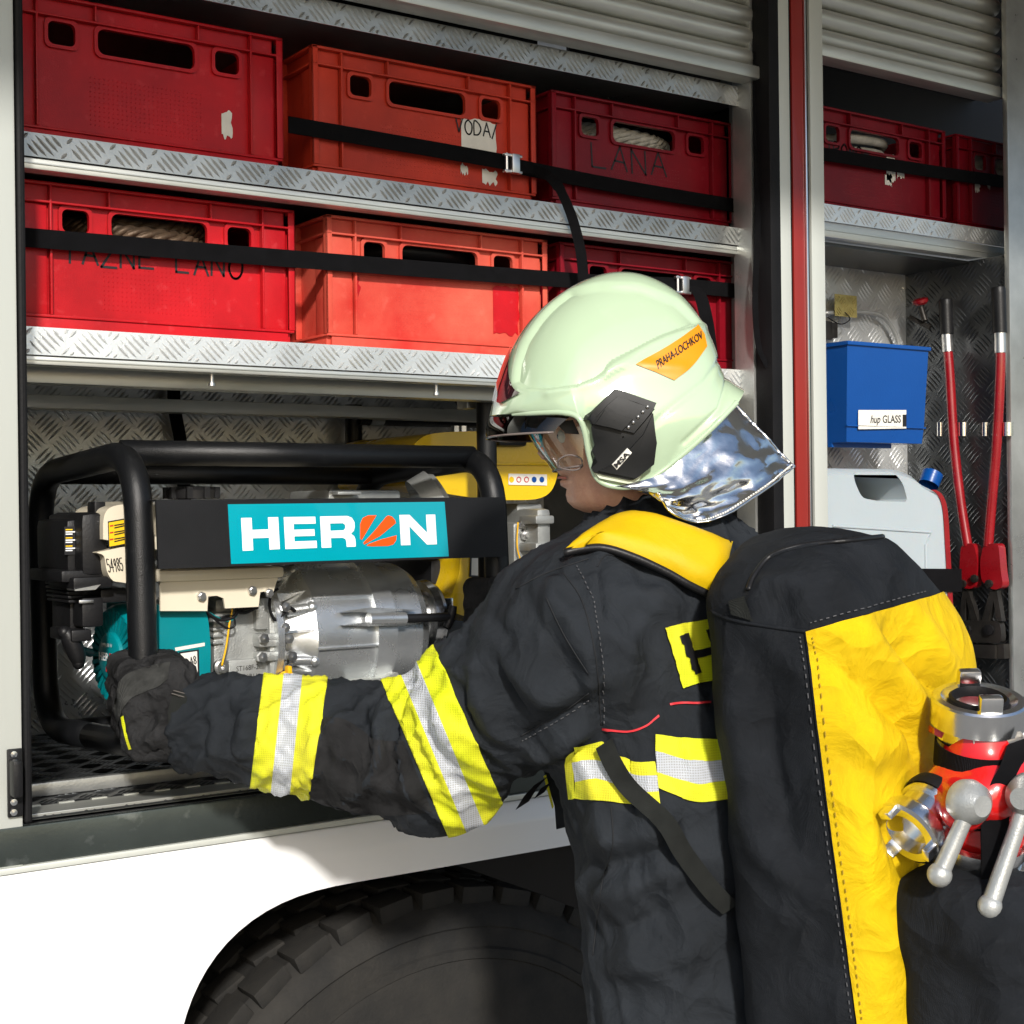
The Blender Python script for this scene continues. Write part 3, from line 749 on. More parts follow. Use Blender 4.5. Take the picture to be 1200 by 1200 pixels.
def crate_wall(mb, O, ex, ny, w, front, dots):
    """O = middle of the wall's foot on its outer plane; wall skin is recessed 8 mm, ribs stand out"""
    ez = EZ; h = CH; S = O + ny * .010
    hw = w / 2
    holes = [(-.068, .130, .068, .164, .010), (-.134, .133, -.098, .163, .008), (.098, .133, .134, .163, .008)] if front else [(-.075, .125, .075, .160, .012)]
    holed(mb, S, ex, ez, ny, (-hw + .010, .012, hw - .010, h - .004), holes, .0028)
    def bar(x0, z0, x1, z1, d0=.0, d1=.010):
        c = O + ex * (x0 + x1) / 2 + ez * (z0 + z1) / 2 + ny * (d0 + d1) / 2
        mb.obox(c, ex, ny, ez, (x1 - x0) / 2, (d1 - d0) / 2, (z1 - z0) / 2, 0, .0011)
    bar(-hw, h - .004, hw, h)                                  # rim
    bar(-hw + .001, .1675, hw - .001, .1705)                   # ledge under the rim band
    bar(-hw + .002, .020, hw - .002, .0235, .001)              # foot ledge
    bar(-hw + .010, .0, hw - .010, .020, .004, .014)           # foot
    for x in (-.150, .150) if front else (-.2, -.1, .1, .2): bar(x - .0016, .0235, x + .0016, h - .004)
    for x in (-.072, .072): bar(x - .0014, .1705, x + .0014, h - .004)
    for s_ in (-1, 1):                                         # corner fillets
        bar(min(s_ * (hw - .003), s_ * hw), .0235, max(s_ * (hw - .003), s_ * hw), h - .004)
        bar(min(s_ * (hw - .045), s_ * (hw - .012)), .0235, max(s_ * (hw - .045), s_ * (hw - .012)), .166, .006, .012)
    if dots:
        for a in range(26):
            for c_ in range(11):
                p = S + ex * ((a - 12.5) * .0062) + ez * (.036 + c_ * .0062); e = .0009
                i = [mb.pt(p + ex * e * u + ez * e * v - ny * d) for u, v, d in ((-1, -1, 0), (1, -1, 0), (1, 1, 0), (-1, 1, 0), (0, 0, .0007))]
                for f in ((0, 1, 4), (1, 2, 4), (2, 3, 4), (3, 0, 4)): mb.f.append([i[x] for x in f]); mb.m.append(0)
def crate_mesh(mat, name):
    m = MB()
    crate_wall(m, Vector((0, -CD / 2, 0)), EX, EY, CW, True, True)
    crate_wall(m, Vector((0, CD / 2, 0)), -EX, -EY, CW, True, False)
    crate_wall(m, Vector((-CW / 2, 0, 0)), -EY, EX, CD, False, False)
    crate_wall(m, Vector((CW / 2, 0, 0)), EY, -EX, CD, False, False)
    m.box((-CW / 2 + .012, -CD / 2 + .012, .003), (CW / 2 - .012, CD / 2 - .012, .008))
    o = m.build(name, mat, None, True, angle=35)
    return o
CRED = pbr('red_crate_plastic', (.44, .006, .011), .36, 0, .30, 7, .15, 500, scr=.16, spec=.3)
CFADE = pbr('sun_faded_red_crate_plastic', (.62, .12, .075), .45, 0, .3, 5, .15, 500, scr=.12, col2=(.46, .018, .014), spec=.3)
CORG = pbr('orange_red_crate_plastic', (.50, .040, .018), .42, 0, .28, 6, .15, 500, scr=.12, spec=.3)
CDARK = pbr('dark_red_crate_plastic', (.19, .003, .010), .38, 0, .30, 7, .15, 500, scr=.10, spec=.3)
base_mesh = crate_mesh(CRED, 'crate_shell'); crate_data = base_mesh.data; bpy.data.objects.remove(base_mesh)
DATA = {}
def crate(xc, z, mat, label, yfront=YC, rz=0, write=None, extra=None):
    if mat.name not in DATA:
        d = crate_data.copy(); d.materials.clear(); d.materials.append(mat); DATA[mat.name] = d
    t = thing('plastic_crate', (xc, yfront + CD / 2, z + .001), label, 'crate', 'red plastic crates on the locker shelves')
    t.rotation_euler.z = R(rz)
    s = bpy.data.objects.new('shell', DATA[mat.name]); COL.objects.link(s); s.parent = t
    yf = -CD / 2 + .0093
    if write:
        txt, x0, x1, z0, z1, mt = write
        m = MB(); handwrite(m, txt, [(x0, yf, z1), (x1, yf, z1), (x1, yf, z0), (x0, yf, z0)], .0032, seed=len(txt))
        o = m.build('marker_lettering', mt, None, fix=False); o.parent = t; o['kind'] = 'stuff'
    if extra: extra(t, yf)
    return t
def crate_paper(t, yf, x0, x1, z0, z1, mat=PAPER, nm='paper_label', seed=1, off=.0004):
    rnd = random.Random(seed); pts = []
    n = 9
    for k in range(n): pts.append(Vector((x0 + (x1 - x0) * k / (n - 1), yf - off, z0 + rnd.uniform(-.004, .004))))
    for k in range(4): pts.append(Vector((x1 + rnd.uniform(-.003, .003), yf - off, z0 + (z1 - z0) * (k + 1) / 5)))
    for k in range(n): pts.append(Vector((x1 - (x1 - x0) * k / (n - 1), yf - off, z1 + rnd.uniform(-.003, .003))))
    m = MB()
    for tr in tessellate_polygon([pts]): m.poly([pts[i] for i in tr])
    o = m.build(nm, mat, None, fix=False); o.parent = t; return o
def xcen(pxa, pxb, y=YC): return (at_y(pxa, 320, y).x + at_y(pxb, 320, y).x) / 2
xc1 = at_y(346, 320, YC).x - CW / 2; xc2 = xcen(383, 642); xc3 = at_y(868, 330, YC).x - CW / 2
def ex1(t, yf):
    m = MB()
    lo = [(.168, .078), (.162, .070), (.170, .062), (.164, .052), (.174, .050), (.178, .058), (.166, .062)]
    P = spline([Vector((x, -CD / 2 + .0093, z)) for x, z in lo], 4)
    for p, q in zip(P, P[1:]):
        d = (q - p).normalized(); s_ = Vector((-d.z, 0, d.x)) * .0011; m.poly([p - s_, q - s_, q + s_, p + s_])
    o = m.build('marker_scribble', INK, None, fix=False); o.parent = t
def ex2(t, yf):
    crate_paper(t, yf, .098, .146, .042, .115, CRED, 'label_residue', 3); crate_paper(t, yf, -.149, -.140, .085, .11, CRED, 'label_residue', 5)
    crate_paper(t, yf, -.178, -.170, .098, .112, PAPER, 'paper_scrap', 6)
c_lo1 = crate(xc1, S2, CRED, 'bright red crate lettered TAZNE LANO holding wire rope', write=('TAZNE LANO', -.135, .125, .094, .123, INK), extra=ex1)
c_lo2 = crate(xc2, S2, CFADE, 'sun-faded orange-red crate with label residue on the lower shelf', extra=ex2)
c_lo3 = crate(xc3, S2, CDARK, 'dark red crate on the lower shelf behind the helmet')
c_up1 = crate(at_y(333, 190, YC).x - CW / 2, S1, CRED, 'deep red crate with small white scrap, above the TAZNE LANO crate',
              extra=lambda t, yf: crate_paper(t, yf, .108, .124, .045, .08, PAPER, 'paper_scrap', 2))
def exu2(t, yf):
    crate_paper(t, yf, .062, .128, .062, .128, PAPER, 'paper_label', 4); crate_paper(t, yf, .06, .074, .042, .056, PAPER, 'paper_scrap', 8); crate_paper(t, yf, .100, .128, .032, .052, PAPER, 'paper_scrap', 9)
    m = MB(); y = yf - .0008; handwrite(m, 'VODA/', [(.05, y, .128), (.135, y, .124), (.135, y, .104), (.05, y, .106)], .0024); o = m.build('marker_lettering', INK, None, fix=False); o.parent = t; o['kind'] = 'stuff'
c_up2 = crate(at_y(629, 190, YC).x - CW / 2, S1, CORG, 'orange-red crate with torn paper label lettered VODA', extra=exu2)
c_up3 = crate(at_y(860, 190, YC).x - CW / 2, S1, CDARK, 'dark red crate lettered LANA on the upper shelf', write=('LANA', -.115, .055, .085, .124, INK))
def exr1(t, yf):
    crate_paper(t, yf, .035, .060, .08, .13, PAPER, 'paper_scrap', 12); crate_paper(t, yf, .065, .085, .09, .118, PAPER, 'paper_scrap', 14); crate_paper(t, yf, .03, .05, .072, .092, PAPER, 'paper_scrap', 16)
xcr1 = at_y(1109, 230, YC).x - CW / 2
c_r1 = crate(xcr1, ZR, CDARK, 'dark red crate lettered STROMO above the blue bin', write=('STROMO-', at_y(963, 170, YC).x - xcr1, at_y(1024, 170, YC).x - xcr1, at_y(990, 184, YC).z - ZR, at_y(990, 167, YC).z - ZR, INK), extra=exr1)
c_r2 = crate(at_y(1114, 230, YC).x + CW / 2 + .018, ZR, CDARK, 'dark red crate beside the STROMO crate, cut by the locker pillar',
             extra=lambda t, yf: (crate_paper(t, yf, -.13, -.115, .09, .118, PAPER, 'paper_scrap', 22), crate_paper(t, yf, -.09, -.08, .1, .115, PAPER, 'paper_scrap', 25)))
# ---- what lies in the crates
def coil(name, xc, z, mat, label, n=9, r=.010, twist=True, group='coils lying in the crates', y0=YC, seed=1, flat=.9):
    rnd = random.Random(seed); m = MB()
    cy = y0 + CD / 2
    for k in range(n):
        a, b_ = .160 - rnd.uniform(0, .04), .272 - rnd.uniform(0, .02); zz = z + .03 + .14 * (k + .5) / n
        ph = rnd.uniform(0, 6); path = []
        for j in range(40):
            t = 2 * math.pi * j / 40
            path.append(Vector((xc + a * (abs(math.cos(t)) ** .7) * (1 if math.cos(t) > 0 else -1), cy + b_ * (abs(math.sin(t)) ** .7) * (1 if math.sin(t) > 0 else -1), zz + .006 * math.sin(2 * t + ph))))
        m.tube(path, r, 8, closed=True)
        if twist:
            P = path + [path[0]]; P = spline(P, 4); L = len(P)
            for s_ in range(5):
                pp = []
                for i in range(L):
                    tg = (P[(i + 1) % L] - P[i - 1]).normalized(); u = tg.cross(EZ).normalized(); w = u.cross(tg); an = i * .55 + s_ * 2 * math.pi / 5
                    pp.append(P[i] + (u * math.cos(an) + w * math.sin(an)) * r * .72)
                m.tube(pp, r * .5, 5, closed=False, cap=False)
    o = m.build(name, mat, None, True, angle=180); tag(o, label, name.split('_')[-1], group); return o
coil('wire_rope', xc1, S2, ROPE, 'rusty twisted wire rope seen through the TAZNE LANO crate handle', 8, .0115)
coil('hose', xc2, S2, BLACK, 'black hose coiled inside the sun-faded crate', 6, .014, False, seed=4)
coil('rope', c_up3.location.x, S1, ROPEW, 'pale rope coiled inside the LANA crate', 8, .010, True, seed=5)
coil('rope', c_r1.location.x, ZR, ROPEW, 'pale rope coiled inside the STROMO crate', 6, .010, False, seed=6)
coil('rope', c_r2.location.x, ZR, ROPEW, 'pale rope coiled inside the crate beside the locker pillar', 7, .012, False, seed=7)

# ---- straps holding the crates
def strap(pts, w, label, y=None, parts=None, th=.0022, up=None):
    t = thing('tie_strap', pts[0], label, 'strap', 'straps across the crates')
    m = MB(); m.ribbon(spline(pts, 10) if len(pts) > 2 else [Vector(pts[0]).lerp(Vector(pts[1]), k / 12) for k in range(13)], up or EZ, w, 0, th); m.build('webbing', WEB, t, True)
    return t
ys = YC - .006
def cam_buckle(t, px, py, y, w=.034, h=.03):
    c = at_y(px, py, y); m = MB()
    m.box(c + Vector((-w / 2, -.010, h * .34)), c + Vector((w / 2, -.002, h * .5)), 0, .002)
    m.box(c + Vector((-w / 2, -.010, -h * .5)), c + Vector((w / 2, -.002, -h * .34)), 0, .002)
    m.box(c + Vector((-w * .12, -.013, -h * .5)), c + Vector((w * .30, -.001, h * .5)), 0, .002)
    m.tube([c + Vector((-w * .35, -.007, -h * .5)), c + Vector((-w * .35, -.007, h * .5))], .0025, 8)
    m.build('buckle', STEEL, t, True)
st1 = strap([at_y(28, 278, ys), at_y(350, 304, ys), at_y(690, 330, ys), at_y(790, 334, ys), at_y(884, 343, ys)], .0245, 'black strap across the lower row of crates, ending at the hanging strap')
cam_buckle(st1, 797, 335, ys)
m = MB(); m.ribbon(spline([at_y(800, 336, ys - .004), at_y(818, 342, ys - .02), at_y(828, 375, ys - .026), at_y(834, 420, ys - .02)], 8), [RT] * 25, .022, 0, .002); m.build('loose_end', WEB, st1, True)
st2 = strap([at_y(338, 146, ys), at_y(450, 165, ys), at_y(592, 190, ys - .004), at_y(610, 196, ys - .004), at_y(740, 221, ys), at_y(874, 243, ys)], .0235, 'black strap with steel buckle across the upper row of crates')
cam_buckle(st2, 598, 193, ys - .006)
m = MB(); m.ribbon(spline([at_y(604, 195, ys - .010), at_y(628, 200, ys - .014), at_y(650, 213, YL - .010), at_y(668, 248, YL - .012), at_y(680, 292, YL - .006), at_y(684, 330, YL - .002)], 8), [EZ] * 9 + [EZ * .8 + RT * .4] * 4 + [EZ * .45 + RT] * 6 + [RT - EZ * .1] * 22, .017, 0, .0018); m.build('loose_end', WEB, st2, True)
strap([at_y(962, 180, ys), at_y(1080, 199, ys), at_y(1204, 217, ys)], .024, 'black strap across the crates above the blue bin')
st4 = thing('tie_strap', at_y(893, 300, YF + .03), 'black strap hanging loose down the pillar beside the crates', 'strap', 'straps across the crates')
m = MB(); m.ribbon(spline([at_y(886, 60, YF + .028), at_y(886, 150, YF + .028), at_y(888, 260, YF + .022), at_y(885, 345, YF + .02), at_y(888, 400, YF + .016), at_y(897, 425, YF + .010), at_y(905, 432, YF + .004)], 10), [RT + EY * .2] * 51 + [RT + EZ * .5] * 10, .010, 0, .0018); m.build('webbing', WEB, st4, True)
# short ratchet with cream housing by the top crate
tt = thing('strap_ratchet', at_y(868, 180, 1.90), 'cream strap ratchet hanging beside the LANA crate', 'ratchet')
m = MB(); a = at_y(869, 150, 1.895); c_ = at_y(873, 206, 1.895); m.box((a.x - .008, 1.885, c_.z), (c_.x + .004, 1.91, a.z + .05), 0, .006); m.build('housing', CREAM, tt, True)
m = MB(); p = at_y(866, 170, 1.884); m.tube([p, p + EZ * .03], .004, 8); m.box(p + Vector((.002, -.003, -.02)), p + Vector((.010, .0, -.005))); m.build('lever', STEEL, tt, True)
# ================================================================== the water pump being lifted out
def pbox(m, x0, y0, x1, y1, Yf, Yb, mi=0, bev=.003):
    my, mx = (y0 + y1) / 2, (x0 + x1) / 2
    a = at_y(x0, my, Yf).x; b = at_y(x1, my, Yf).x; z1 = at_y(mx, y0, Yf).z; z0 = at_y(mx, y1, Yf).z
    m.box((a, Yf, z0), (b, Yb, z1), mi, bev)
def pquad(x0, y0, x1, y1, Y): return [at_y(x0, y0, Y), at_y(x1, y0, Y), at_y(x1, y1, Y), at_y(x0, y1, Y)]
def one(name, mat, parent, fn, smooth=True, angle=40):
    m = MB(); fn(m); return m.build(name, mat, parent, smooth, angle=angle)
pump = thing('water_pump', (.98, 2.03, ZF), 'motor water pump in a black tube frame with teal HERON panel', 'water pump')
XL, XRr, YP0, YP1 = .708, 1.262, 1.832, 2.232
ZT, ZBm = 1.644, 1.266
TILT = Matrix.Translation((0, YP1, ZBm)) @ Matrix.Rotation(R(-3.0), 4, 'X') @ Matrix.Translation((0, -YP1, -ZBm))
def hoop(x):
    pts = [(x, YP0 + .2, ZBm), (x, YP0, ZBm), (x, YP0, ZT), (x, YP1, ZT), (x, YP1, ZBm), (x, YP0 + .2, ZBm)]
    return arc_path(pts, .085, 9)
fr = MB(TILT); fr.tube(hoop(XL), .0185, 18); hp = fr.build('frame_hoop', FRAME, pump, True, angle=180)
fr = MB(TILT); fr.tube(hoop(XRr), .0185, 18); fr.build('frame_hoop', FRAME, pump, True, angle=180)
for (y, z) in ((YP0 + .055, ZT + .003), (YP1 - .05, ZT), (YP0 + .10, ZBm), (YP1 - .10, ZBm)):
    fr = MB(TILT); fr.tube([(XL, y, z), (XRr, y, z)], .0172, 18); fr.build('frame_tube', FRAME, pump, True, angle=180)
for x in (XL + .12, XRr - .06):
    for y in (YP0 + .10, YP1 - .10):
        f_ = MB(TILT); f_.lathe([(0, .017), (.030, .020), (.030, 0)], (x, y, ZBm - .012), -EZ, 14); f_.build('rubber_foot', RUBBER, pump, True)
one('engine_bed', FRAME, pump, lambda m: m.box((XL, YP0 + .12, ZBm - .006), (XRr, YP1 - .10, ZBm + .014), 0, .003))
# front panel with the wordmark
YPN = 1.809
def plane_pts(L, Y): return [at_y(x, y, Y) for x, y in L]
m = MB(); m.prism(plane_pts([(183, 587), (591, 584), (594.5, 652), (186, 667)], YPN), (0, .004, 0))
m.prism(plane_pts([(183, 585.6), (591, 582.6), (591, 584), (183, 587)], YPN), (0, .03, 0)); panel = m.build('name_panel', PANEL, pump)
m = MB(); m.prism(plane_pts([(267, 591), (521, 588), (526, 652), (271, 661)], YPN - .0008), (0, .0006, 0)); stk = m.build('teal_sticker', TEAL, panel)
YT = YPN - .0014
def glyph(m, quad, polys, mi=0):
    for P in polys:
        q = [bil(quad, x, y) for x, y in P]
        for t in tessellate_polygon([q]): m.poly([q[i] for i in t], mi)
def lq(x0, x1, yt0, yt1, yb0, yb1): return plane_pts([(x0, yt0), (x1, yt1), (x1 + 2, yb1), (x0 + 2, yb0)], YT)
SL = .26
H_ = [[(0, 0), (.28, 0), (.28, .37), (.72, .37), (.72, 0), (1, 0), (1, 1), (.72, 1), (.72, .63), (.28, .63), (.28, 1), (0, 1)]]
E_ = [[(0, 0), (1, 0), (1, .23), (.30, .23), (.30, .39), (.95, .39), (.95, .60), (.30, .60), (.30, .78), (1, .78), (1, 1), (0, 1)]]
R_ = [[(0, 0), (.28, 0), (.28, .30), (.62, .30), (.70, .26), (.73, .18), (.73, 0), (1, 0), (1, .24), (.97, .34), (.88, .42), (.97, .52), (1, .64), (1, .80), (.93, .94), (.80, 1), (0, 1), (0, .54), (.28, .54), (.28, .77), (.66, .77), (.72, .71), (.72, .61), (.66, .54), (0, .535)]]
N_ = [[(0, 0), (.26, 0), (.26, .62), (.72, 0), (1, 0), (1, 1), (.74, 1), (.74, .40), (.28, 1), (0, 1)]]
for nm, q, G in (('letter', lq(282.5, 326, 607, 606, 645.5, 643.5), H_), ('letter', lq(332.5, 369.5, 606, 605.5, 643.5, 642), E_), ('letter', lq(375, 415, 605.2, 604.5, 642, 640.5), R_), ('letter', lq(468, 510, 603.4, 603, 639, 637.8), N_)):
    m = MB(); glyph(m, q, G); m.build(nm, LETTERW, stk, fix=False)
q = lq(420.5, 463.5, 604, 603.5, 640.5, 639.5)
for G in ([(.0, .24), (.02, .72), (.10, .92), (.25, 1), (.48, 1), (.05, .22)], [(.08, .12), (.10, .06), (.55, .33), (1.0, .74), (.98, .84), (.90, .95), (.80, .99), (.74, .95), (.40, .50)], [(.16, .02), (.30, .0), (.75, 0), (.90, .05), (.98, .18), (1, .34), (.60, .23), (.22, .08)]):
    m = MB(); glyph(m, q, [G]); m.build('emblem_ray', ORANGE, stk, fix=False)
# fuel tank, cap, cream apron
one('fuel_tank', CREAM, pump, lambda m: (m.box((.80, 1.88, 1.515), (1.005, 2.14, 1.60), 0, .02), m.box((.735, 1.865, 1.535), (1.00, 2.12, 1.555), 0, .006)))
one('fuel_cap', BLACK, pump, lambda m: (m.lathe([(0, .034), (.012, .036), (.016, .032), (.018, 0)], at_y(225, 581, 1.98) - EZ * .004, EZ, 24), [m.obox(at_y(225, 581, 1.98) + Vector((math.cos(k * .7) * .035, math.sin(k * .7) * .035, .004)), EX, EY, EZ, .004, .004, .008) for k in range(9)]))
def apron(m):
    L = [(188, 668), (331, 663), (331, 676), (326, 677), (322, 709), (282, 713), (281, 697), (275, 694), (268, 700), (258, 702), (256, 698), (247, 697), (244, 715), (190, 716)]
    m.prism(plane_pts([(188, 716), (243, 716), (244, 699), (254, 698), (262, 701), (264, 713), (303, 711), (305, 694), (310, 693), (318, 701), (326, 676), (329, 664), (188, 669)], 1.868), (0, .004, 0))
one('tank_bracket', CREAM, pump, apron)
one('tank_base', CREAM, pump, lambda m: pbox(m, 186, 666, 334, 680, 1.860, 2.10, 0, .006))
for px, py in ((295.5, 692), (236, 699), (315, 695)):
    one('bolt', STEEL, pump, lambda m: m.lathe([(0, .0065), (.003, .0065), (.003, .0042), (.006, .0042), (.006, 0)], at_y(px, py, 1.866), -EY, 6))
# air cleaner: black housings, label, cream cover
def aircl(m):
    pbox(m, 78, 608, 97, 672, 1.93, 2.06, 0, .01); pbox(m, 95, 600, 128, 676, 1.905, 2.05, 0, .014); pbox(m, 111, 588, 124, 604, 1.93, 1.96, 0, .002)
    pbox(m, 72, 668, 128, 682, 1.91, 2.05, 0, .004)
    for k in range(5): pbox(m, 78 + k * .6, 683 + k * 5, 98, 686.5 + k * 5, 1.93, 2.02, 0, .002)
    pbox(m, 82, 684, 98, 745, 1.945, 2.02, 0, .003)
ac = one('air_cleaner', BLACK, pump, aircl)
def aclab(m):
    pbox(m, 75.5, 617, 93, 650, 1.9285, 1.9295, 0, 0)
lb = one('label', INK, ac, aclab, False)
m = MB()
for k in range(3):
    for j in range(3): pbox(m, 77, 620 + k * 9.6 + j * 2.6, 77 + (8 if j == 0 else 14 - 3 * j), 621.4 + k * 9.6 + j * 2.6, 1.928, 1.9284, 1 if j == 0 else 0, 0)
o = m.build('label_print', [LETTERW, YLABEL], lb); o['kind'] = 'stuff'
one('choke_box', BLACK, pump, lambda m: (pbox(m, 86, 676, 133, 690, 1.895, 2.0, 0, .004), pbox(m, 96, 700, 122, 735, 1.91, 2.0, 0, .005), pbox(m, 84, 738, 108, 752, 1.91, 2.0, 0, .003), pbox(m, 118, 690, 160, 706, 1.92, 2.02, 0, .003)))
one('lever_plate', STEEL, pump, lambda m: (m.prism(plane_pts([(87, 691), (118, 685), (112, 691), (88, 692.5)], 1.892), (0, .03, 0)), pbox(m, 93, 703, 110, 707, 1.905, 1.91, 0, .001)))
def cover(m):
    m.prism([*spline(plane_pts([(121, 632), (121, 612), (124, 600), (131, 594), (145, 591), (170, 590), (170, 640)], 1.893), 4)], (0, .12, 0))
cv = one('tank_shoulder', CREAM, pump, cover)
one('drip_cup', CREAM, pump, lambda m: m.prism(spline(plane_pts([(114, 647), (170, 641), (170, 682), (140, 682), (131, 679), (125, 668), (122, 652), (114, 648)], 1.888), 4), (0, .1, 0)))
m = MB(); handwrite(m, '54985 180', plane_pts([(124, 655), (158, 653), (160, 667), (127, 670)], 1.8872), .0012); m.build('marker_number', INK, pump, fix=False)['kind'] = 'stuff'
lb = one('warning_label', INK, pump, lambda m: m.prism(plane_pts([(126.5, 611), (160, 605), (160, 636), (127.5, 642)], 1.892), (0, .0006, 0)), False)
one('label_field', YLABEL, lb, lambda m: m.prism(plane_pts([(127.5, 612.5), (160, 606.5), (160, 634.5), (128.5, 640.5)], 1.8914), (0, .0005, 0)), False)
m = MB()
for k in range(3):
    for j in range(2): 
        y = 615 + k * 8 + j * 3
        m.prism(plane_pts([(134, y), (152 - j * 5, y - 3), (152 - j * 5, y - 1.6), (134, y + 1.4)], 1.8908), (0, .0003, 0), 0)
    m.prism(plane_pts([(128.8, 615.6 + k * 8), (133, 615 + k * 8), (133, 616.6 + k * 8), (128.8, 617.2 + k * 8)], 1.8908), (0, .0003, 0), 1)
m.build('label_print', [INK, REDINK], lb)['kind'] = 'stuff'
# fan housing with radial grille, recoil handle, shroud
fc = at_y(132, 769, 1.985); FX = .726
fcen = Vector((FX, fc.y, fc.z)); fr_ = .072
fanax = Vector((-1, -.10, 0)).normalized()
def fan(m):
    m.lathe([(-.06, fr_ * 1.02), (-.012, fr_), (-.002, fr_ * .97), (.004, fr_ * .90), (.005, fr_ * .86)], fcen, fanax, 56)
    m.lathe([(.004, fr_ * .47), (.010, fr_ * .45), (.012, fr_ * .40), (.0115, 0)], fcen, fanax, 40)
fan_o = one('fan_cover', TEALP, pump, fan)
N0 = fanax.orthogonal().normalized(); B0 = fanax.cross(N0)
one('fan_back', DARK, fan_o, lambda m: m.lathe([(-.008, fr_ * .96), (-.008, 0)], fcen, fanax, 40))
for k in range(32):
    a = 2 * math.pi * k / 32; er = N0 * math.cos(a) + B0 * math.sin(a); et = fanax.cross(er)
    one('grille_bar', TEALP, fan_o, lambda m: m.obox(fcen + er * fr_ * .66 + fanax * .001, er, et, fanax, fr_ * .235, .0030, .0045), False)
for k in range(24):                                    # slots on the rim
    a = 2 * math.pi * k / 24; er = N0 * math.cos(a) + B0 * math.sin(a); et = fanax.cross(er)
    one('rim_slot', DARK, fan_o, lambda m: m.obox(fcen - fanax * .030 + er * fr_ * 1.0, fanax, et, er, .013, .0042, .0022), False)
def fan_q(x0, x1, y0, y1):
    hz = fanax.cross(EZ); hz = -hz if hz.dot(RT) < 0 else hz
    c = fcen + fanax * .0125
    return [c + hz * x0 + EZ * y1, c + hz * x1 + EZ * y1, c + hz * x1 + EZ * y0, c + hz * x0 + EZ * y0]
m = MB(); text_on(m, 'HER', fan_q(-.026, .0035, -.006, .005), bold=.03); text_on(m, 'N', fan_q(.0115, .021, -.006, .005), bold=.03); text_on(m, 'EMPH 80 W', fan_q(-.018, .014, .013, .018)); m.build('badge_lettering', LETTERW, fan_o, fix=False)['kind'] = 'stuff'
m = MB(); q = fan_q(.005, .0105, -.006, .005); m.poly(q); m.poly(fan_q(-.006, .002, -.021, -.014)); m.build('badge_emblem', REDINK, fan_o, fix=False)['kind'] = 'stuff'
hpos = at_y(84, 757, 1.93)
def handle(m):
    P = spline([at_y(75, 741, 1.925), at_y(80, 745, 1.925), at_y(86, 757, 1.925), at_y(91, 770, 1.925), at_y(92, 777, 1.925)], 5)
    m.tube(P, [.008 + .004 * math.sin(math.pi * i / (len(P) - 1)) for i in range(len(P))], 14)
    m.ball(P[0], .0085, 12); m.ball(P[-1], .0085, 12)
    m.tube([at_y(88, 760, 1.925), at_y(97, 762, 1.94), at_y(106, 765, 1.955)], [.008, .005, .006], 10)
one('recoil_handle', BLACK, pump, handle, angle=180)
def shroud(m):
    L = spline(plane_pts([(187, 806), (187, 716), (190, 712), (225, 708), (236, 709), (243, 722), (246, 745), (247, 770), (246, 803)], 1.885), 4)
    m.prism(L + [L[0] - EX * .01], (0, .2, 0))
sho = one('engine_shroud', TEALP, pump, shroud)
one('shroud_strip', PAPER, sho, lambda m: m.prism(plane_pts([(205, 759), (240, 753), (240, 757), (206, 763)], 1.8842), (0, .0005, 0)), False)
lb = one('shroud_label', INK, sho, lambda m: m.prism(plane_pts([(210, 764), (233, 761), (234, 796), (211, 800)], 1.8842), (0, .0005, 0)), False)
one('label_field', PAPER, lb, lambda m: m.prism(plane_pts([(211.5, 766), (231, 763), (232, 794), (212.5, 798)], 1.8838), (0, .0004, 0)), False)
m = MB(); handwrite(m, 'A8', plane_pts([(222, 770), (230, 769), (231, 778), (223, 779)], 1.8834), .0012); m.build('label_print', INK, lb, fix=False)['kind'] = 'stuff'
# crankcase
def block(m):
    pbox(m, 250, 716, 320, 815, 1.915, 2.12, 0, .008); pbox(m, 300, 700, 326, 738, 1.905, 2.05, 0, .005); pbox(m, 316, 716, 336, 822, 1.900, 2.10, 0, .006)
    pbox(m, 268, 772, 318, 810, 1.908, 2.0, 0, .003); pbox(m, 252, 700, 312, 720, 1.93, 2.10, 0, .01)
    for y in (748, 769, 752): pbox(m, 304, y - 6, 338, y + 6, 1.893, 1.93, 0, .005)
    for k in range(5): pbox(m, 250, 720 + k * 8, 262, 723 + k * 8, 1.910, 1.93, 0, .001)
blk = one('crankcase', CASTDK, pump, block)
for px, py in ((333, 711), (337, 748), (341, 769), (308, 748), (306, 770), (333, 735)):
    one('bolt', STEEL, blk, lambda m: m.lathe([(0, .0075), (.006, .0075), (.006, .004), (.007, 0)], at_y(px, py, 1.893), -EY, 6))
m = MB(); text_on(m, 'ST168F-2', plane_pts([(277, 781), (303, 778), (303, 784), (277, 787)], 1.9074)); m.build('cast_lettering', GUN, blk, fix=False)['kind'] = 'stuff'
m = MB(); text_on(m, '70W/211', plane_pts([(277, 791), (301, 789), (301, 794), (277, 796)], 1.9074)); m.build('cast_lettering', GUN, blk, fix=False)['kind'] = 'stuff'
one('oil_switch', STEEL, blk, lambda m: m.lathe([(0, .011), (.004, .011), (.004, .008), (.008, .008), (.008, .0035), (.003, .003), (.003, 0)], at_y(258.5, 781, 1.908), -EY, 18))
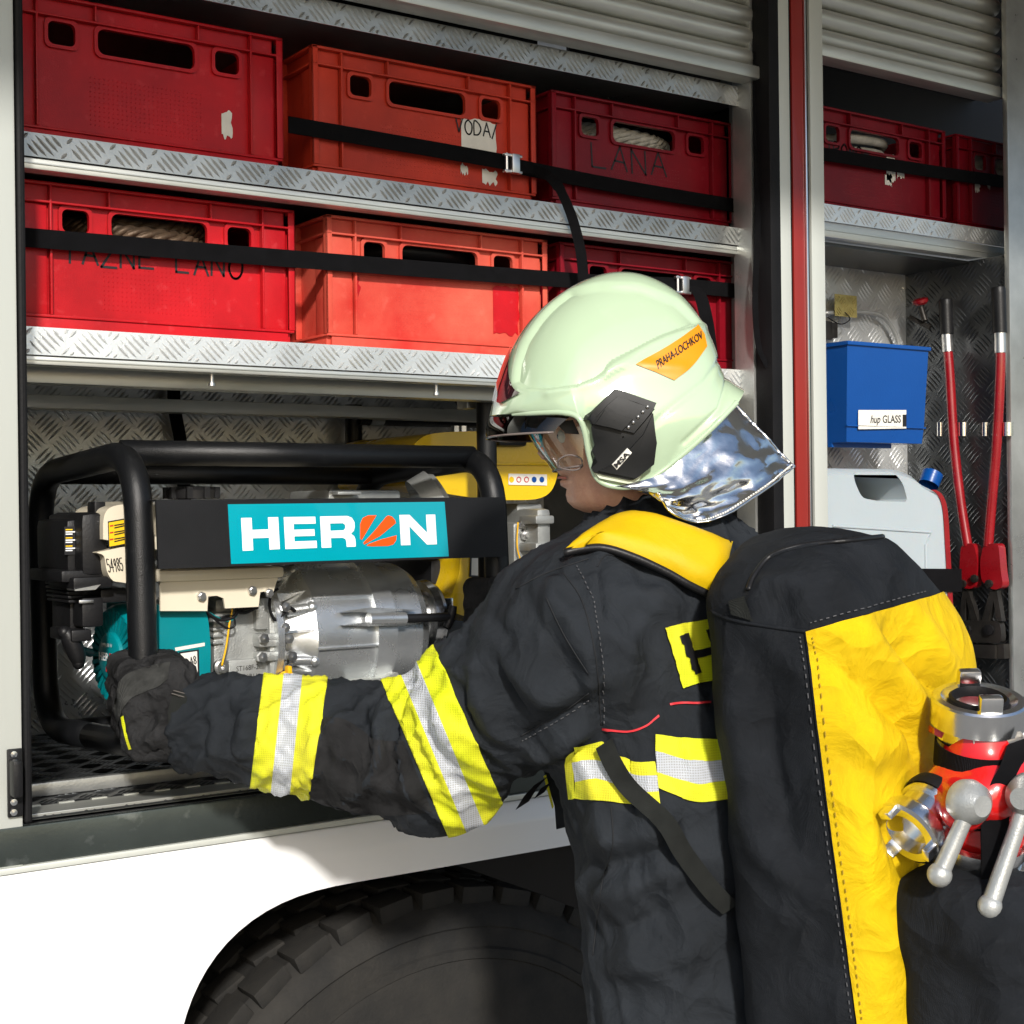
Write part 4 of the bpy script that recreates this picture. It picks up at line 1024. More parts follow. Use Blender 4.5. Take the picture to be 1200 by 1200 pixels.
for pts, rr, mt, nm in (([(260, 780), (265, 758), (269, 730), (272, 712), (266, 700)], .0014, YPLAST, 'yellow_wire'), ([(232, 704), (240, 715), (256, 726), (272, 724), (280, 716), (292, 712), (302, 712)], .0025, BLACK, 'cable'),
                        ([(230, 702), (238, 712), (252, 722), (268, 728), (277, 722)], .0012, TEALP, 'green_wire'), ([(240, 712), (252, 726), (266, 736), (275, 733), (272, 722), (258, 724)], .0016, BLACK, 'cable'), ([(300, 712), (288, 718), (276, 716), (284, 708), (292, 704)], .002, BLACK, 'cable'),
                        ([(326, 690), (318, 696), (316, 712), (322, 726), (330, 722), (338, 712), (346, 716)], .0022, RUBBER, 'fuel_hose')):
    one(nm, mt, blk, lambda m: m.tube(spline([at_y(x, y, 1.893) for x, y in pts], 6), rr, 8), angle=180)
dip = one('oil_cap', YPLAST, pump, lambda m: (m.lathe([(0, .013), (.006, .013), (.008, .010), (.008, 0)], at_y(335, 797, 1.892), Vector((-.2, -1, .1)), 20), m.obox(at_y(338, 790, 1.884), EX, EY, EZ, .0035, .006, .012, 0, .003)))
one('oil_neck', BLACK, dip, lambda m: m.lathe([(-.04, .016), (-.001, .016), (-.001, .011)], at_y(335, 798, 1.893), Vector((-.1, -1, .3)), 20))
# pump casing
pc = at_y(428, 738, 1.985); pcx = lambda px: at_y(px, 738, 1.90).x
ca = Vector((0, pc.y, pc.z)); CR = .104
x_ = {p: pcx(p) for p in (330, 345, 366, 372, 434, 440, 456, 460, 490, 500, 505, 532)}
def casing(m):
    m.lathe([(x_[330], .070), (x_[345], .080), (x_[366] - .006, CR * .965), (x_[366], CR), (x_[434], CR * 1.0), (x_[434], CR * 1.06), (x_[456], CR * 1.06), (x_[456], CR * 1.0), (x_[460], CR * .985), (x_[490], CR * .96), (x_[500], CR * .88), (x_[505], CR * .70), (x_[505] + .002, CR * .3)], ca, EX, 64)
def facet(m):
    casing(m); N = 9
    for i, p in enumerate(m.v):
        if x_[345] + .004 < p.x < x_[434] - .0005:
            r = Vector((0, p.y - ca.y, p.z - ca.z)); a = math.atan2(r.z, r.y) + .22; w = 2 * math.pi / N; f = (a % w) - w / 2
            k = math.cos(w / 2) / math.cos(f); k = max(k, 0) * 1.045; m.v[i] = Vector((p.x, ca.y, ca.z)) + r * min(k, 1.0)
cas = one('pump_casing', CASTAL, pump, facet, angle=22)
for k in range(9):
    a = 2 * math.pi * k / 9 - .22; er = Vector((0, math.cos(a), math.sin(a))); et = EX.cross(er)
    one('casing_rib', CASTAL, cas, lambda m: (m.obox(ca + EX * (x_[366] + x_[434]) / 2 + er * (CR + .0015), EX, et, er, (x_[434] - x_[366]) / 2 + .001, .0016, .0035, 0, .001)), True)
for k in range(8):
    a = 2 * math.pi * k / 8 + .32; er = Vector((0, math.cos(a), math.sin(a)))
    one('casing_bolt', CASTAL, cas, lambda m: (m.tube([ca + EX * (x_[345] - .01) + er * (CR * .86), ca + EX * (x_[366] + .002) + er * (CR * .93)], .008, 12), m.ball(ca + EX * (x_[366] - .002) + er * (CR * .95), .009, 10)), angle=60)
for k in range(10):
    a = 2 * math.pi * k / 10 + .5; er = Vector((0, math.cos(a), math.sin(a))); et = EX.cross(er)
    one('flange_web', CASTAL, cas, lambda m: m.prism([ca + EX * x_[330] + er * .068 - et * .002, ca + EX * (x_[330] - .004) + er * .098 - et * .002, ca + EX * (x_[345]) + er * .096 - et * .002, ca + EX * (x_[366] - .004) + er * CR * .97 - et * .002], et * .004), False)
one('flange', CASTAL, cas, lambda m: m.lathe([(x_[330] - .012, .06), (x_[330] - .012, .100), (x_[330] - .002, .100), (x_[330] - .002, .06)], ca, EX, 48))
# clamp lugs and black T handle
def lug(m):
    c0 = at_y(432, 726, ca.y - CR * 1.06 - .006); m.tube([c0, at_y(474, 725, c0.y)], .010, 14)
    for dy in (-9, 7): m.prism([at_y(403, 726 + dy, c0.y + .004), at_y(440, 724 + dy - 3, c0.y), at_y(490, 724 + dy, c0.y + .004), at_y(440, 726 + dy + 1, c0.y + .004)], (0, .012, 0))
one('clamp_lug', CASTAL, cas, lug, angle=60)
def th(m):
    yy = ca.y - CR * 1.06 - .006; m.tube([at_y(466, 725, yy), at_y(526, 723, yy)], .0065, 14); m.tube([at_y(523, 736, yy), at_y(526, 730, yy), at_y(530, 716, yy), at_y(531, 710, yy)], [.006, .0068, .0068, .006], 12)
one('t_handle', BLACK, pump, th, angle=60)
# discharge coupling
cc = Vector((x_[505], pc.y - .012, at_y(512, 725, 1.95).z))
def coup(m):
    m.lathe([(-.01, .046), (.010, .046), (.012, .042), (.020, .042), (.022, .058), (.034, .060), (.036, .056), (.042, .056), (.043, .040), (.02, .038), (.02, 0)], cc, EX, 48)
cpl = one('hose_coupling', CHROME, pump, coup, angle=30)
for a in (2.6, 4.6): one('coupling_lug', CHROME, cpl, lambda m: m.obox(cc + EX * .048 + Vector((0, math.cos(a), math.sin(a))) * .046, EX, EY, EZ, .010, .007, .009, 0, .003))
one('foot_bracket', RAIL, pump, lambda m: (m.prism(plane_pts([(415, 798), (447, 795), (452, 822), (428, 824)], 1.875), (0, .10, 0)), m.prism(plane_pts([(447.5, 795), (466, 788), (480, 812), (452.5, 822)], 1.874), (0, .10, 0))), False)
# upper outlet seen above the panel
one('outlet_elbow', CASTDK, pump, lambda m: (m.lathe([(-.02, .045), (.012, .045), (.014, .038), (.02, .038)], at_y(505, 585, 2.02), Vector((.8, -.3, .5)), 28), m.tube([at_y(480, 578, 2.02), at_y(490, 576, 2.02)], .004, 8)))
one('filler_top', CASTDK, pump, lambda m: (pbox(m, 385, 574, 470, 590, 1.97, 2.10, 0, .006), pbox(m, 396, 576, 424, 580, 1.95, 1.97, 0, .002)))
one('muffler', GUN, pump, lambda m: m.box((1.02, 2.02, 1.50), (1.18, 2.16, 1.575), 0, .02))

# ================================================================== second pump, yellow
p2 = thing('water_pump', (1.55, 2.25, ZF), 'yellow-tanked motor pump in a black frame behind the man', 'water pump')
for X, Y in ((1.352, 2.0), (1.385, 2.50), (1.80, 2.0)):
    zt2 = S2 - .055 if X < 1.36 else (at_y(396, 474, 2.50).z)
    one('frame_post', FRAME, p2, lambda m: m.tube([(X, Y, ZF + .002), (X, Y, zt2)], .0165, 16), angle=60)
one('frame_tube', FRAME, p2, lambda m: m.tube([(1.385, 2.48, at_y(450, 489, 2.48).z), (1.85, 2.48, at_y(450, 489, 2.48).z)], .016, 14), angle=60)
zb = at_y(450, 489, 2.48).z
one('frame_band', ALU_D, p2, lambda m: m.tube([(at_y(432, 489, 2.48).x, 2.48, zb), (at_y(447, 489, 2.48).x, 2.48, zb)], .0175, 14), angle=60)
one('frame_tube', FRAME, p2, lambda m: m.tube([(1.36, 2.0, ZF + .02), (1.80, 2.0, ZF + .02)], .0165, 14), angle=60)
def tank2(m):
    pts = spline(plane_pts([(486, 520), (500, 510), (530, 506), (580, 506), (640, 512), (652, 525), (655, 545), (648, 572), (632, 584), (600, 586), (560, 584), (492, 572), (486, 560)], 2.10), 5)
    m.prism(pts[:-1], (0, .26, 0))
tk = one('fuel_tank', YEL, p2, tank2, angle=50)
one('tank_seam', YEL, tk, lambda m: pbox(m, 484, 541, 657, 545, 2.094, 2.36, 0, .002))
one('tank_cap', BLACK, tk, lambda m: pbox(m, 585, 507, 618, 523, 2.08, 2.14, 0, .006))
for px in (545, 554): one('bolt', STEEL, p2, lambda m: m.lathe([(0, .0075), (.014, .0075), (.014, 0)], at_y(px, 505, 2.10) + EY * .03 - EZ * .004, EZ, 6))
lb = one('warning_strip', PAPER, tk, lambda m: m.prism(plane_pts([(596, 555), (641, 556), (641, 569), (596, 568)], 2.098), (0, .0006, 0)), False)
for px, mt in ((599.5, YLABEL), (608, REDINK), (617, REDINK), (626, BLUE), (635, BLUE)):
    one('pictogram', mt, lb, lambda m: m.lathe([(0, .0052), (.0004, .0050), (.0004, .0036 if mt is REDINK else 0)], at_y(px, 562, 2.0975), -EY, 16), False)
one('recoil_cover', YEL, p2, lambda m: m.prism(spline(plane_pts([(566, 650), (542, 650), (538, 672), (530, 695), (522, 712), (566, 730)], 2.06), 5), (0, .10, 0)))
lb = one('side_label', INK, p2, lambda m: m.prism(plane_pts([(551, 652), (566, 652), (566, 677), (550, 676)], 2.058), (0, .0006, 0)), False)
one('label_field', PAPER, lb, lambda m: m.prism(plane_pts([(553, 654), (566, 654), (566, 675), (552.5, 674)], 2.0575), (0, .0004, 0)), False)
def eng2(m):
    pbox(m, 602, 612, 640, 680, 2.10, 2.30, 0, .008); pbox(m, 630, 596, 646, 640, 2.06, 2.2, 0, .008); pbox(m, 606, 590, 636, 606, 2.12, 2.3, 0, .006)
    for y in (604, 636, 655): pbox(m, 628, y, 650, y + 10, 2.05, 2.1, 0, .004)
e2 = one('engine', CASTDK, p2, eng2)
one('engine_lower', BLACK, p2, lambda m: (pbox(m, 505, 655, 545, 710, 2.12, 2.3, 0, .01), pbox(m, 560, 680, 660, 760, 2.12, 2.4, 0, .02), pbox(m, 505, 720, 600, 860, 2.14, 2.4, 0, .02)))
for px, py in ((613, 614), (615, 627)): one('bolt', STEEL, e2, lambda m: m.lathe([(0, .010), (.004, .010), (.004, .005), (.010, .005), (.010, 0)], at_y(px, py, 2.097), -EY, 6))
one('yellow_wire', YPLAST, e2, lambda m: m.tube(spline([at_y(607, 612, 2.09), at_y(606, 640, 2.09), at_y(610, 660, 2.09), at_y(606, 676, 2.09)], 5), .0014, 6), angle=180)
# strap hanging on the back wall, hanging bracket
st = thing('tie_strap', at_y(207, 520, YB - .03), 'black strap hanging on the chequered back wall behind the pump', 'strap')
m = MB(); m.ribbon(spline([at_y(203, 440, YB - .03), at_y(205, 480, YB - .03), at_y(212, 520, YB - .025), at_y(215, 560, YB - .02), at_y(218, 620, YB - .02)], 6), EX + EZ * .04, .024, 0, .002); m.build('webbing', WEB, st, True)
one('bracket', ALU_D, truck, lambda m: pbox(m, 547, 457, 558, 479, 2.02, 2.05, 0, .002))
# ================================================================== right locker contents
YBN = 1.865
bn = thing('storage_bin', at_y(1030, 527, YBN), 'blue plastic storage bin labelled hup GLASS hanging in the locker', 'storage bin')
def bin_(m):
    fl, fr2 = at_y(1003, 487, YBN + .012), at_y(1088, 487, YBN + .012)
    tl, tr = at_y(993, 400, YBN), at_y(1088, 401, YBN)
    bl, br = at_y(1003, 518, YBN + .012), at_y(1087, 517, YBN + .012)
    dep = Vector((0, .17, 0)); t = .0025
    x0, x1 = tl.x, tr.x; z1 = tl.z; zb_ = bl.z
    rows = [[Vector((x0, YBN, z1)), Vector((x1, YBN, z1)), Vector((x1, YBN + .18, z1)), Vector((x0, YBN + .18, z1))],
            [Vector((x0 + .006, YBN + .010, zb_ + .03)), Vector((x1 - .004, YBN + .010, zb_ + .03)), Vector((x1 - .004, YBN + .17, zb_ + .03)), Vector((x0 + .006, YBN + .17, zb_ + .03))],
            [Vector((x0 + .010, YBN + .014, zb_)), Vector((x1 - .006, YBN + .014, zb_)), Vector((x1 - .006, YBN + .17, zb_)), Vector((x0 + .010, YBN + .17, zb_))]]
    m.grid([r + [r[0]] for r in rows]); m.poly(rows[-1])
    m.box((x0 - .003, YBN - .004, z1 - .006), (x1 + .003, YBN + .002, z1 + .001), 0, .001); m.box((x0 - .003, YBN + .002, z1 - .006), (x0 + .001, YBN + .18, z1 + .001)); m.box((x1 - .001, YBN + .002, z1 - .006), (x1 + .003, YBN + .18, z1 + .001))
    m.box((x0 + .004, YBN + .006, zb_ + .028), (x1 - .002, YBN + .011, zb_ + .031), 0, .001)
    m.box((x0 + .010, YBN + .05, zb_ - .008), (x1 - .05, YBN + .06, zb_))
bo = one('bin_shell', BLUE, bn, bin_, angle=30)
lq2 = [at_y(1006, 480.5, YBN + .006), at_y(1062, 480.5, YBN + .006), at_y(1062, 502, YBN + .006), at_y(1006, 503, YBN + .006)]
lb = one('paper_label', PAPER, bn, lambda m: m.prism(lq2, (0, .0006, 0)), False)
lo_ = Vector((0, -.0006, 0))
m = MB(); v, f, _, _ = text2d('hup GLASS', .01); m.raw([bil([bil(lq2, .25, .72), bil(lq2, .88, .72), bil(lq2, .88, .18), bil(lq2, .25, .18)], x + (.06 * (y - .5) if x < .35 else 0), y) + lo_ for x, y in v], f); m.build('label_lettering', INK, lb, fix=False)['kind'] = 'stuff'
m = MB(); m.poly([bil(lq2, .92, .75) + lo_, bil(lq2, 1, .75) + lo_, bil(lq2, 1, .1) + lo_, bil(lq2, .92, .1) + lo_]); m.build('label_bar', INK, lb, fix=False)

# jerry can
YJ = 1.868
jc = thing('jerry_can', at_y(1045, 800, YJ), 'white plastic jerry can with red stripe under the blue bin', 'jerry can')
jx0, jx1 = at_y(968, 600, YJ).x - .015, at_y(1114, 620, YJ).x
def jout(Y, ins=0):
    z = lambda py: at_y(1040, py, YJ).z
    P = [(jx0 + ins, z(549) - ins), (at_y(1055, 550, YJ).x, z(549) - ins), (at_y(1072, 556, YJ).x, z(555) - ins), (at_y(1085, 568, YJ).x, z(567) - ins), (at_y(1098, 574, YJ).x, z(573) - ins), (at_y(1108, 583, YJ).x - ins, z(582) - ins), (jx1 - ins, z(600)), (jx1 - ins, z(700)), (jx1 + .002 - ins, 1.16 + ins), (jx1 - .02, 1.131 + ins), (jx0 + .02, 1.131 + ins), (jx0 + ins, 1.16 + ins)]
    return [Vector((x, Y, zz)) for x, zz in P]
def rounded(P, n=3):
    out = []
    L = len(P)
    for i in range(L):
        a, b, c = P[i - 1], P[i], P[(i + 1) % L]; r = min(.012, (a - b).length * .45, (c - b).length * .45)
        p0 = b + (a - b).normalized() * r; p1 = b + (c - b).normalized() * r
        for k in range(n + 1):
            t = k / n; out.append(p0 * (1 - t) ** 2 + b * 2 * t * (1 - t) + p1 * t * t)
    return out
hz0, hz1 = at_y(1020, 554, YJ).z, at_y(1020, 581, YJ).z
def can_(m):
    rows = []
    for Y, ins in ((YJ + .012, .02), (YJ + .003, .008), (YJ + .012, .002), (YJ + .022, 0), (YJ + .15, 0), (YJ + .165, .01), (YJ + .165, .02)):
        rows.append([p for p in rounded(jout(Y if ins != .02 or Y > YJ + .1 else YJ, ins))])
    rows = rows[1:]
    rows[0] = [p for p in rounded(jout(YJ, .012))]
    m.grid([r + [r[0]] for r in rows])
    # front and back faces with grip opening
    hole = [Vector((x, YJ, z)) for x, z in ((at_y(1000, 560, YJ).x, hz0), (at_y(1047, 560, YJ).x, hz0 + .002), (at_y(1058, 575, YJ).x, hz0 - .018), (at_y(1064, 581, YJ).x, hz1 - .012), (at_y(1030, 582, YJ).x, hz1 - .010), (at_y(1010, 578, YJ).x, hz1 - .004), (at_y(1002, 568, YJ).x, hz0 - .018))]
    hole = rounded(hole, 3)
    for Yf in (YJ, YJ + .165):
        o = [Vector((p.x, Yf, p.z)) for p in (rows[0] if Yf == YJ else rows[-1])]; h = [Vector((p.x, Yf, p.z)) for p in hole]
        L = [[Vector((p.x, p.z, 0)) for p in o], [Vector((p.x, p.z, 0)) for p in h]]; flat = o + h
        for t in tessellate_polygon(L): m.poly([flat[i] for i in t])
    m.grid([hole + [hole[0]], [p + Vector((0, .165, 0)) for p in hole] + [hole[0] + Vector((0, .165, 0))]])
    # moulded panel on the front
    z = lambda py: at_y(1040, py, YJ).z
    q = [(jx0 + .03, z(615)), (jx1 - .06, z(625)), (jx1 - .075, z(640)), (jx1 - .075, z(900)), (jx0 + .03, z(900))]
    pp = [Vector((x, YJ - .0012, zz)) for x, zz in q]; m.tube(pp, .0022, 8)
cn = one('can_body', CAN, jc, can_, angle=35)
one('can_cap', BLUE, jc, lambda m: m.lathe([(-.01, .020), (.016, .021), (.018, .018), (.018, 0)], at_y(1090, 563, YJ + .08) + Vector((0, 0, .0)), Vector((.5, 0, .86)), 24))
def rstripe(m):
    P = [(1095, 574), (1103, 580), (1109, 597), (1112, 640), (1115, 700), (1119, 790), (1123, 900)]
    hw = .0075
    path = spline([at_y(x, y, YJ - .002) for x, y in P], 5); m.ribbon([p - EX * .004 for p in path], EX, .014, 0, .001)
one('red_stripe', REDPNT, jc, rstripe)
sp = thing('tie_strap', at_y(1080, 680, YJ - .01), 'wide black strap round the white jerry can', 'strap')
m = MB(); a_, b2 = at_y(1083, 680, YJ - .006), at_y(1126, 680, YJ - .006); m.ribbon([Vector((jx0, YJ - .006, a_.z)), a_.lerp(b2, -.6), a_, b2, b2 + Vector((.003, .01, 0)), b2 + Vector((.003, .10, 0)), b2 + Vector((.003, .2, 0))], EZ, .044, 0, .004); m.build('webbing', WEB, sp, True, angle=60)

# bolt cutter on the side wall
XW = XR1 - .006
bc = thing('bolt_cutter', at_x(1140, 740, XW - .02), 'red bolt cutter with black grips clipped to the locker side wall', 'bolt cutter')
def xw(px, py, o=.022): return at_x(px, py, XW - o)
arms = ([(1108, 352), (1110, 400), (1113, 440), (1118, 520), (1126, 590), (1134, 640)], [(1170, 338), (1172, 400), (1172, 440), (1168, 520), (1162, 590), (1158, 640)])
for A in arms:
    P = spline([xw(*p) for p in A], 6); n = len(P)
    one('handle', REDPNT, bc, lambda m: m.tube(P[int(n * .25):], .0095, 14), angle=60)
    one('grip', BLACK, bc, lambda m: m.tube([P[0] - (P[1] - P[0]) * .2] + P[:int(n * .20)], [.0125] + [.0135] * int(n * .20), 14), angle=60)
    one('grip_band', STEEL, bc, lambda m: m.tube(P[int(n * .19):int(n * .29) + 1], .0108, 14), angle=60)
def head(m):
    for L in ([(1126, 638), (1141, 636), (1146, 660), (1142, 690), (1128, 690), (1124, 668)], [(1152, 638), (1170, 636), (1173, 672), (1176, 688), (1164, 692), (1150, 682), (1148, 660)]):
        m.prism(rounded([xw(x, y, .030) for x, y in L]), (.02, 0, 0))
one('head_block', REDPNT, bc, head)
for px, py in ((1129, 684), (1143, 678), (1160, 684)): one('pivot_bolt', GUN, bc, lambda m: m.lathe([(0, .008), (.006, .008), (.007, 0)], xw(px, py, .030), -EX, 8))
def jaw(m):
    for L in ([(1128, 690), (1134, 690), (1146, 728), (1138, 728), (1132, 702), (1130, 728), (1124, 728)], [(1160, 692), (1168, 692), (1174, 728), (1168, 728), (1164, 704), (1158, 728), (1150, 728)]): m.prism([xw(x, y, .026) for x, y in L], (.012, 0, 0))
    m.prism(rounded([xw(x, y, .028) for x, y in ((1126, 727), (1172, 728), (1174, 754), (1126, 752))]), (.014, 0, 0))
one('jaws', GUN, bc, jaw)
for px in (1133, 1160): one('pivot_bolt', BLACK, bc, lambda m: m.lathe([(0, .011), (.005, .011), (.006, 0)], xw(px, 738, .028), -EX, 8))
one('holder', GUN, truck, lambda m: (m.prism([xw(x, y, .026) for x, y in ((1128, 755), (1166, 756), (1166, 772), (1130, 770))], (.024, 0, 0)), m.prism([xw(x, y, .02) for x, y in ((1166, 755), (1176, 755), (1177, 772), (1167, 772))], (.018, 0, 0))))
for px, w_ in ((1102, 6), (1129, 14), (1155, 7), (1181, 10)):
    one('tool_clip', CHROME, truck, lambda m: m.tube([xw(px, 495, .012), xw(px, 511, .012)], .007 if w_ < 8 else .010, 10, cap=True), angle=60)
# red valve knob, pipe, yellow tag, plug on the side wall and back plate
kn = thing('valve_knob', at_x(1078, 356, XW), 'small red valve knob on the dark chequered wall', 'knob')
one('wheel', REDPNT, kn, lambda m: m.lathe([(0, .012), (.004, .016), (.010, .016), (.013, .010), (.013, 0)], at_x(1079, 357, XW - .03), Vector((-.3, 0, 1)), 20))
one('valve_body', GUN, kn, lambda m: (m.tube([at_x(1079, 360, XW - .03), at_x(1084, 376, XW - .03)], .006, 10), m.tube([at_x(1066, 372, XW - .03), at_x(1090, 384, XW - .02)], .005, 8)))
pw = thing('pipe', at_y(1000, 370, YRB - .03), 'thin grey pipe curving down behind the blue bin', 'pipe')
m = MB(); m.tube(spline([at_y(966, 367, YRB - .02), at_y(1010, 366, YRB - .02), at_y(1030, 369, YRB - .02), at_y(1042, 379, YRB - .02), at_y(1051, 396, YRB - .02), at_y(1054, 412, YRB - .02)], 6), .0045, 10); m.build('tube', GREYPNT, pw, True, angle=180)
tgm = pbr('yellowed_aluminium', (.55, .45, .16), .35, .6, .2, 20)
tg = MB(); cq = at_y(979, 370, YRB - .03); cq2 = at_y(1004, 347, YRB - .03); chequer(tg, (cq.x, YRB - .03, cq.z), EX, EZ, cq2.x - cq.x, cq2.z - cq.z, cell=.018); o = tg.build('pipe_clamp', tgm, pw)
one('wire', BLACK, pw, lambda m: m.tube(spline([at_y(970, 372, YRB - .03), at_y(985, 380, YRB - .035), at_y(996, 374, YRB - .035), at_y(990, 366, YRB - .035)], 6), .0012, 6), angle=180)
one('pipe_bracket', GUN, pw, lambda m: (pbox(m, 966, 376, 976, 398, YRB - .03, YRB, 0, .003), pbox(m, 974, 378, 982, 396, YRB - .02, YRB, 0, .002)))
# ================================================================== the firefighter
NP = lambda v: np.array([v.x, v.y, v.z])
FACE = -RT * .77 + FW * .64; LEFT = -RT * .64 - FW * .77        # his facing and his left, level
BACK = -FACE
man = thing('person', Vector((at_d(800, 1100, 1.72).x, at_d(800, 1100, 1.72).y, 0)), 'firefighter in dark jacket and pale green helmet leaning in to grip the pump', 'person')
A = lambda px, py, d: NP(at_d(px, py, d))
neck = A(748, 632, 1.735); chest = A(785, 770, 1.715); waist = A(834, 940, 1.705); hip = A(850, 1150, 1.70)
shL = A(668, 742, 1.60); elL = A(508, 884, 1.735); wrL = A(232, 846, 1.85)
shR = neck + NP(-LEFT) * .17 + np.array([0, 0, -.07]); hdR = NP(Vector((XRr, YP0 - .03, 1.41))); 
dR = hdR - shR; elR = shR + dR * .45 + np.array([0, 0, -.16]) + NP(BACK) * .02
nF, nL = NP(FACE), NP(LEFT)
def jacket_sdf(P):
    d = ecapsule(P, chest + nL * .015, waist, .178, .178, nF, .70)
    d = smin(d, ecapsule(P, waist, hip + np.array([0, 0, -.06]), .172, .188, nF, .74), .05)
    d = smin(d, capsule(P, shL + np.array([0, 0, -.01]), shR, .078, .080), .075)
    d = smin(d, ecapsule(P, chest + np.array([0, 0, .05]), neck + np.array([0, 0, -.075]), .12, .075, nF, .9), .06)
    d = smin(d, capsule(P, shL, (shL + elL) / 2, .084, .082), .045)
    arm = smin(capsule(P, (shL + elL) / 2, elL, .082, .080), capsule(P, elL, wrL, .079, .060), .035)
    d = smin(d, arm, .025)
    ar = smin(capsule(P, shR, elR, .08, .07), capsule(P, elR, hdR + (elR - hdR) / np.linalg.norm(elR - hdR) * .07, .07, .055), .03)
    d = smin(d, ar, .03)
    col = capsule(P, neck + np.array([0, 0, -.07]), A(750, 590, 1.735), .066, .057)
    d = smin(d, col, .03)
    # cut level at cuff and hem
    ax = (wrL - elL) / np.linalg.norm(wrL - elL)
    cuff = (P - wrL - ax * .012) @ ax; near = np.linalg.norm(P - wrL, axis=1) < .16
    d = np.where(near, smax(d, cuff, .012), d)
    d = smax(d, -(P[:, 2] - (hip[2] - .16)), .01)
    inner = capsule(P, A(750, 610, 1.735), A(756, 540, 1.735), .046, .050)
    return smax(d, -inner, .008)
jl = np.minimum.reduce([shL, elL, wrL, neck, hip, shR, hdR, elR, waist]) - .22; jh = np.maximum.reduce([shL, elL, wrL, neck, hip, shR, hdR, elR, waist]) + .22
jv, jf = surface_nets(jacket_sdf, jl, jh, .0052)
jv = relax(jv, jf, 3)
bv0 = bvh_of(jv, jf)
def fold(px, amp, w):
    L = []
    for x, y in px:
        q = hit(bv0, x, y, 0)
        if q is not None: L.append(q)
    return (L, amp, w) if len(L) > 1 else None
F = [
 # shoulder and upper arm: long folds towards the armpit
 ([(600, 690), (640, 740), (675, 800), (700, 860)], -.009, .014), ([(622, 676), (665, 725), (695, 790), (706, 850)], .009, .016),
 ([(575, 735), (610, 790), (640, 815), (690, 805)], .010, .018), ([(580, 765), (600, 815), (630, 850)], -.010, .013), ([(560, 790), (575, 840), (605, 880)], .010, .016),
 ([(545, 800), (552, 850), (575, 900)], -.010, .011), ([(610, 870), (650, 840), (690, 825)], -.008, .010), ([(620, 890), (665, 868), (700, 850)], .009, .014),
 ([(640, 905), (660, 885), (695, 868)], -.008, .010), ([(570, 715), (590, 745), (600, 775)], -.010, .013), ([(700, 760), (706, 820), (706, 870)], -.012, .009),
 ([(520, 790), (540, 790), (565, 770)], .009, .016), ([(500, 810), (520, 830), (530, 870)], .007, .012),
 # elbow
 ([(405, 818), (425, 850), (432, 890)], -.009, .012), ([(440, 822), (450, 860), (445, 905)], .009, .014), ([(470, 825), (462, 870), (470, 930)], -.009, .012), ([(392, 830), (405, 870), (400, 920)], .008, .014),
 ([(425, 905), (460, 925), (500, 920)], .008, .013), ([(395, 935), (430, 945), (480, 950)], -.007, .010),
 # forearm and cuff
 ([(262, 815), (275, 845), (272, 880)], -.007, .010), ([(285, 818), (290, 850), (282, 890)], .007, .011), ([(250, 822), (255, 860), (262, 900)], .006, .010), ([(300, 930), (330, 915), (345, 900)], .005, .010), ([(365, 830), (372, 880), (365, 930)], .006, .010), ([(235, 830), (245, 860), (243, 890)], -.005, .008),
 # back and side
 ([(720, 690), (760, 700), (810, 720)], .006, .018), ([(715, 720), (735, 780), (745, 840)], .006, .018), ([(735, 880), (738, 930), (750, 960)], -.008, .012),
 ([(690, 960), (720, 985), (760, 970), (800, 930)], .010, .016), ([(675, 1000), (700, 1020), (740, 1010), (790, 985)], -.009, .014), ([(680, 1040), (720, 1045), (780, 1020), (830, 1000)], .010, .018),
 ([(690, 1090), (740, 1085), (800, 1060)], -.009, .016), ([(700, 1130), (760, 1130), (830, 1100)], .010, .018), ([(720, 940), (716, 990), (705, 1050), (700, 1100)], .006, .010), ([(690, 930), (680, 980), (676, 1040)], -.006, .012),
 ([(800, 940), (790, 1000), (770, 1060)], -.008, .014), ([(745, 640), (700, 655), (660, 680)], .004, .014), ([(640, 668), (670, 672), (720, 668)], -.004, .008)]
jn = vnormals(jv, jf)
FF = [f for f in (fold(*a) for a in F) if f]
jv = fold_disp(jv, jn, [(a, b * 1.55, c * .95) for a, b, c in FF])
jn = vnormals(jv, jf)
ridge = lambda v_: (1 - min(1, abs(noise.noise(v_)) * 2.6))
fx_ = (wrL - elL) / np.linalg.norm(wrL - elL); ux_ = (elL - shL) / np.linalg.norm(elL - shL); Lu = np.linalg.norm(elL - shL); Lf = np.linalg.norm(wrL - elL)
def arm_par(v):
    """length along the sleeve, angle round it, distance to its axis"""
    tu = np.clip((v - shL) @ ux_, -.05, Lu); du = np.linalg.norm(v - shL - np.outer(tu, ux_), axis=1)
    tf = np.clip((v - elL) @ fx_, 0, Lf + .05); df = np.linalg.norm(v - elL - np.outer(tf, fx_), axis=1)
    up = du < df; s_ = np.where(up, tu, Lu + tf); dist = np.minimum(du, df)
    axp = np.where(up[:, None], shL + np.outer(tu, ux_), elL + np.outer(tf, fx_)); r = v - axp
    return s_, np.arctan2(r[:, 2], -(r @ NP(FW))), dist
sS, sA, sD = arm_par(jv)
tc_ = np.array(chest); tor = jv - (chest + np.outer((chest[2] - jv[:, 2]) / (chest[2] - hip[2]), hip - chest)); tth = np.arctan2(tor @ nL, -(tor @ nF))
dd = np.empty(len(jv))
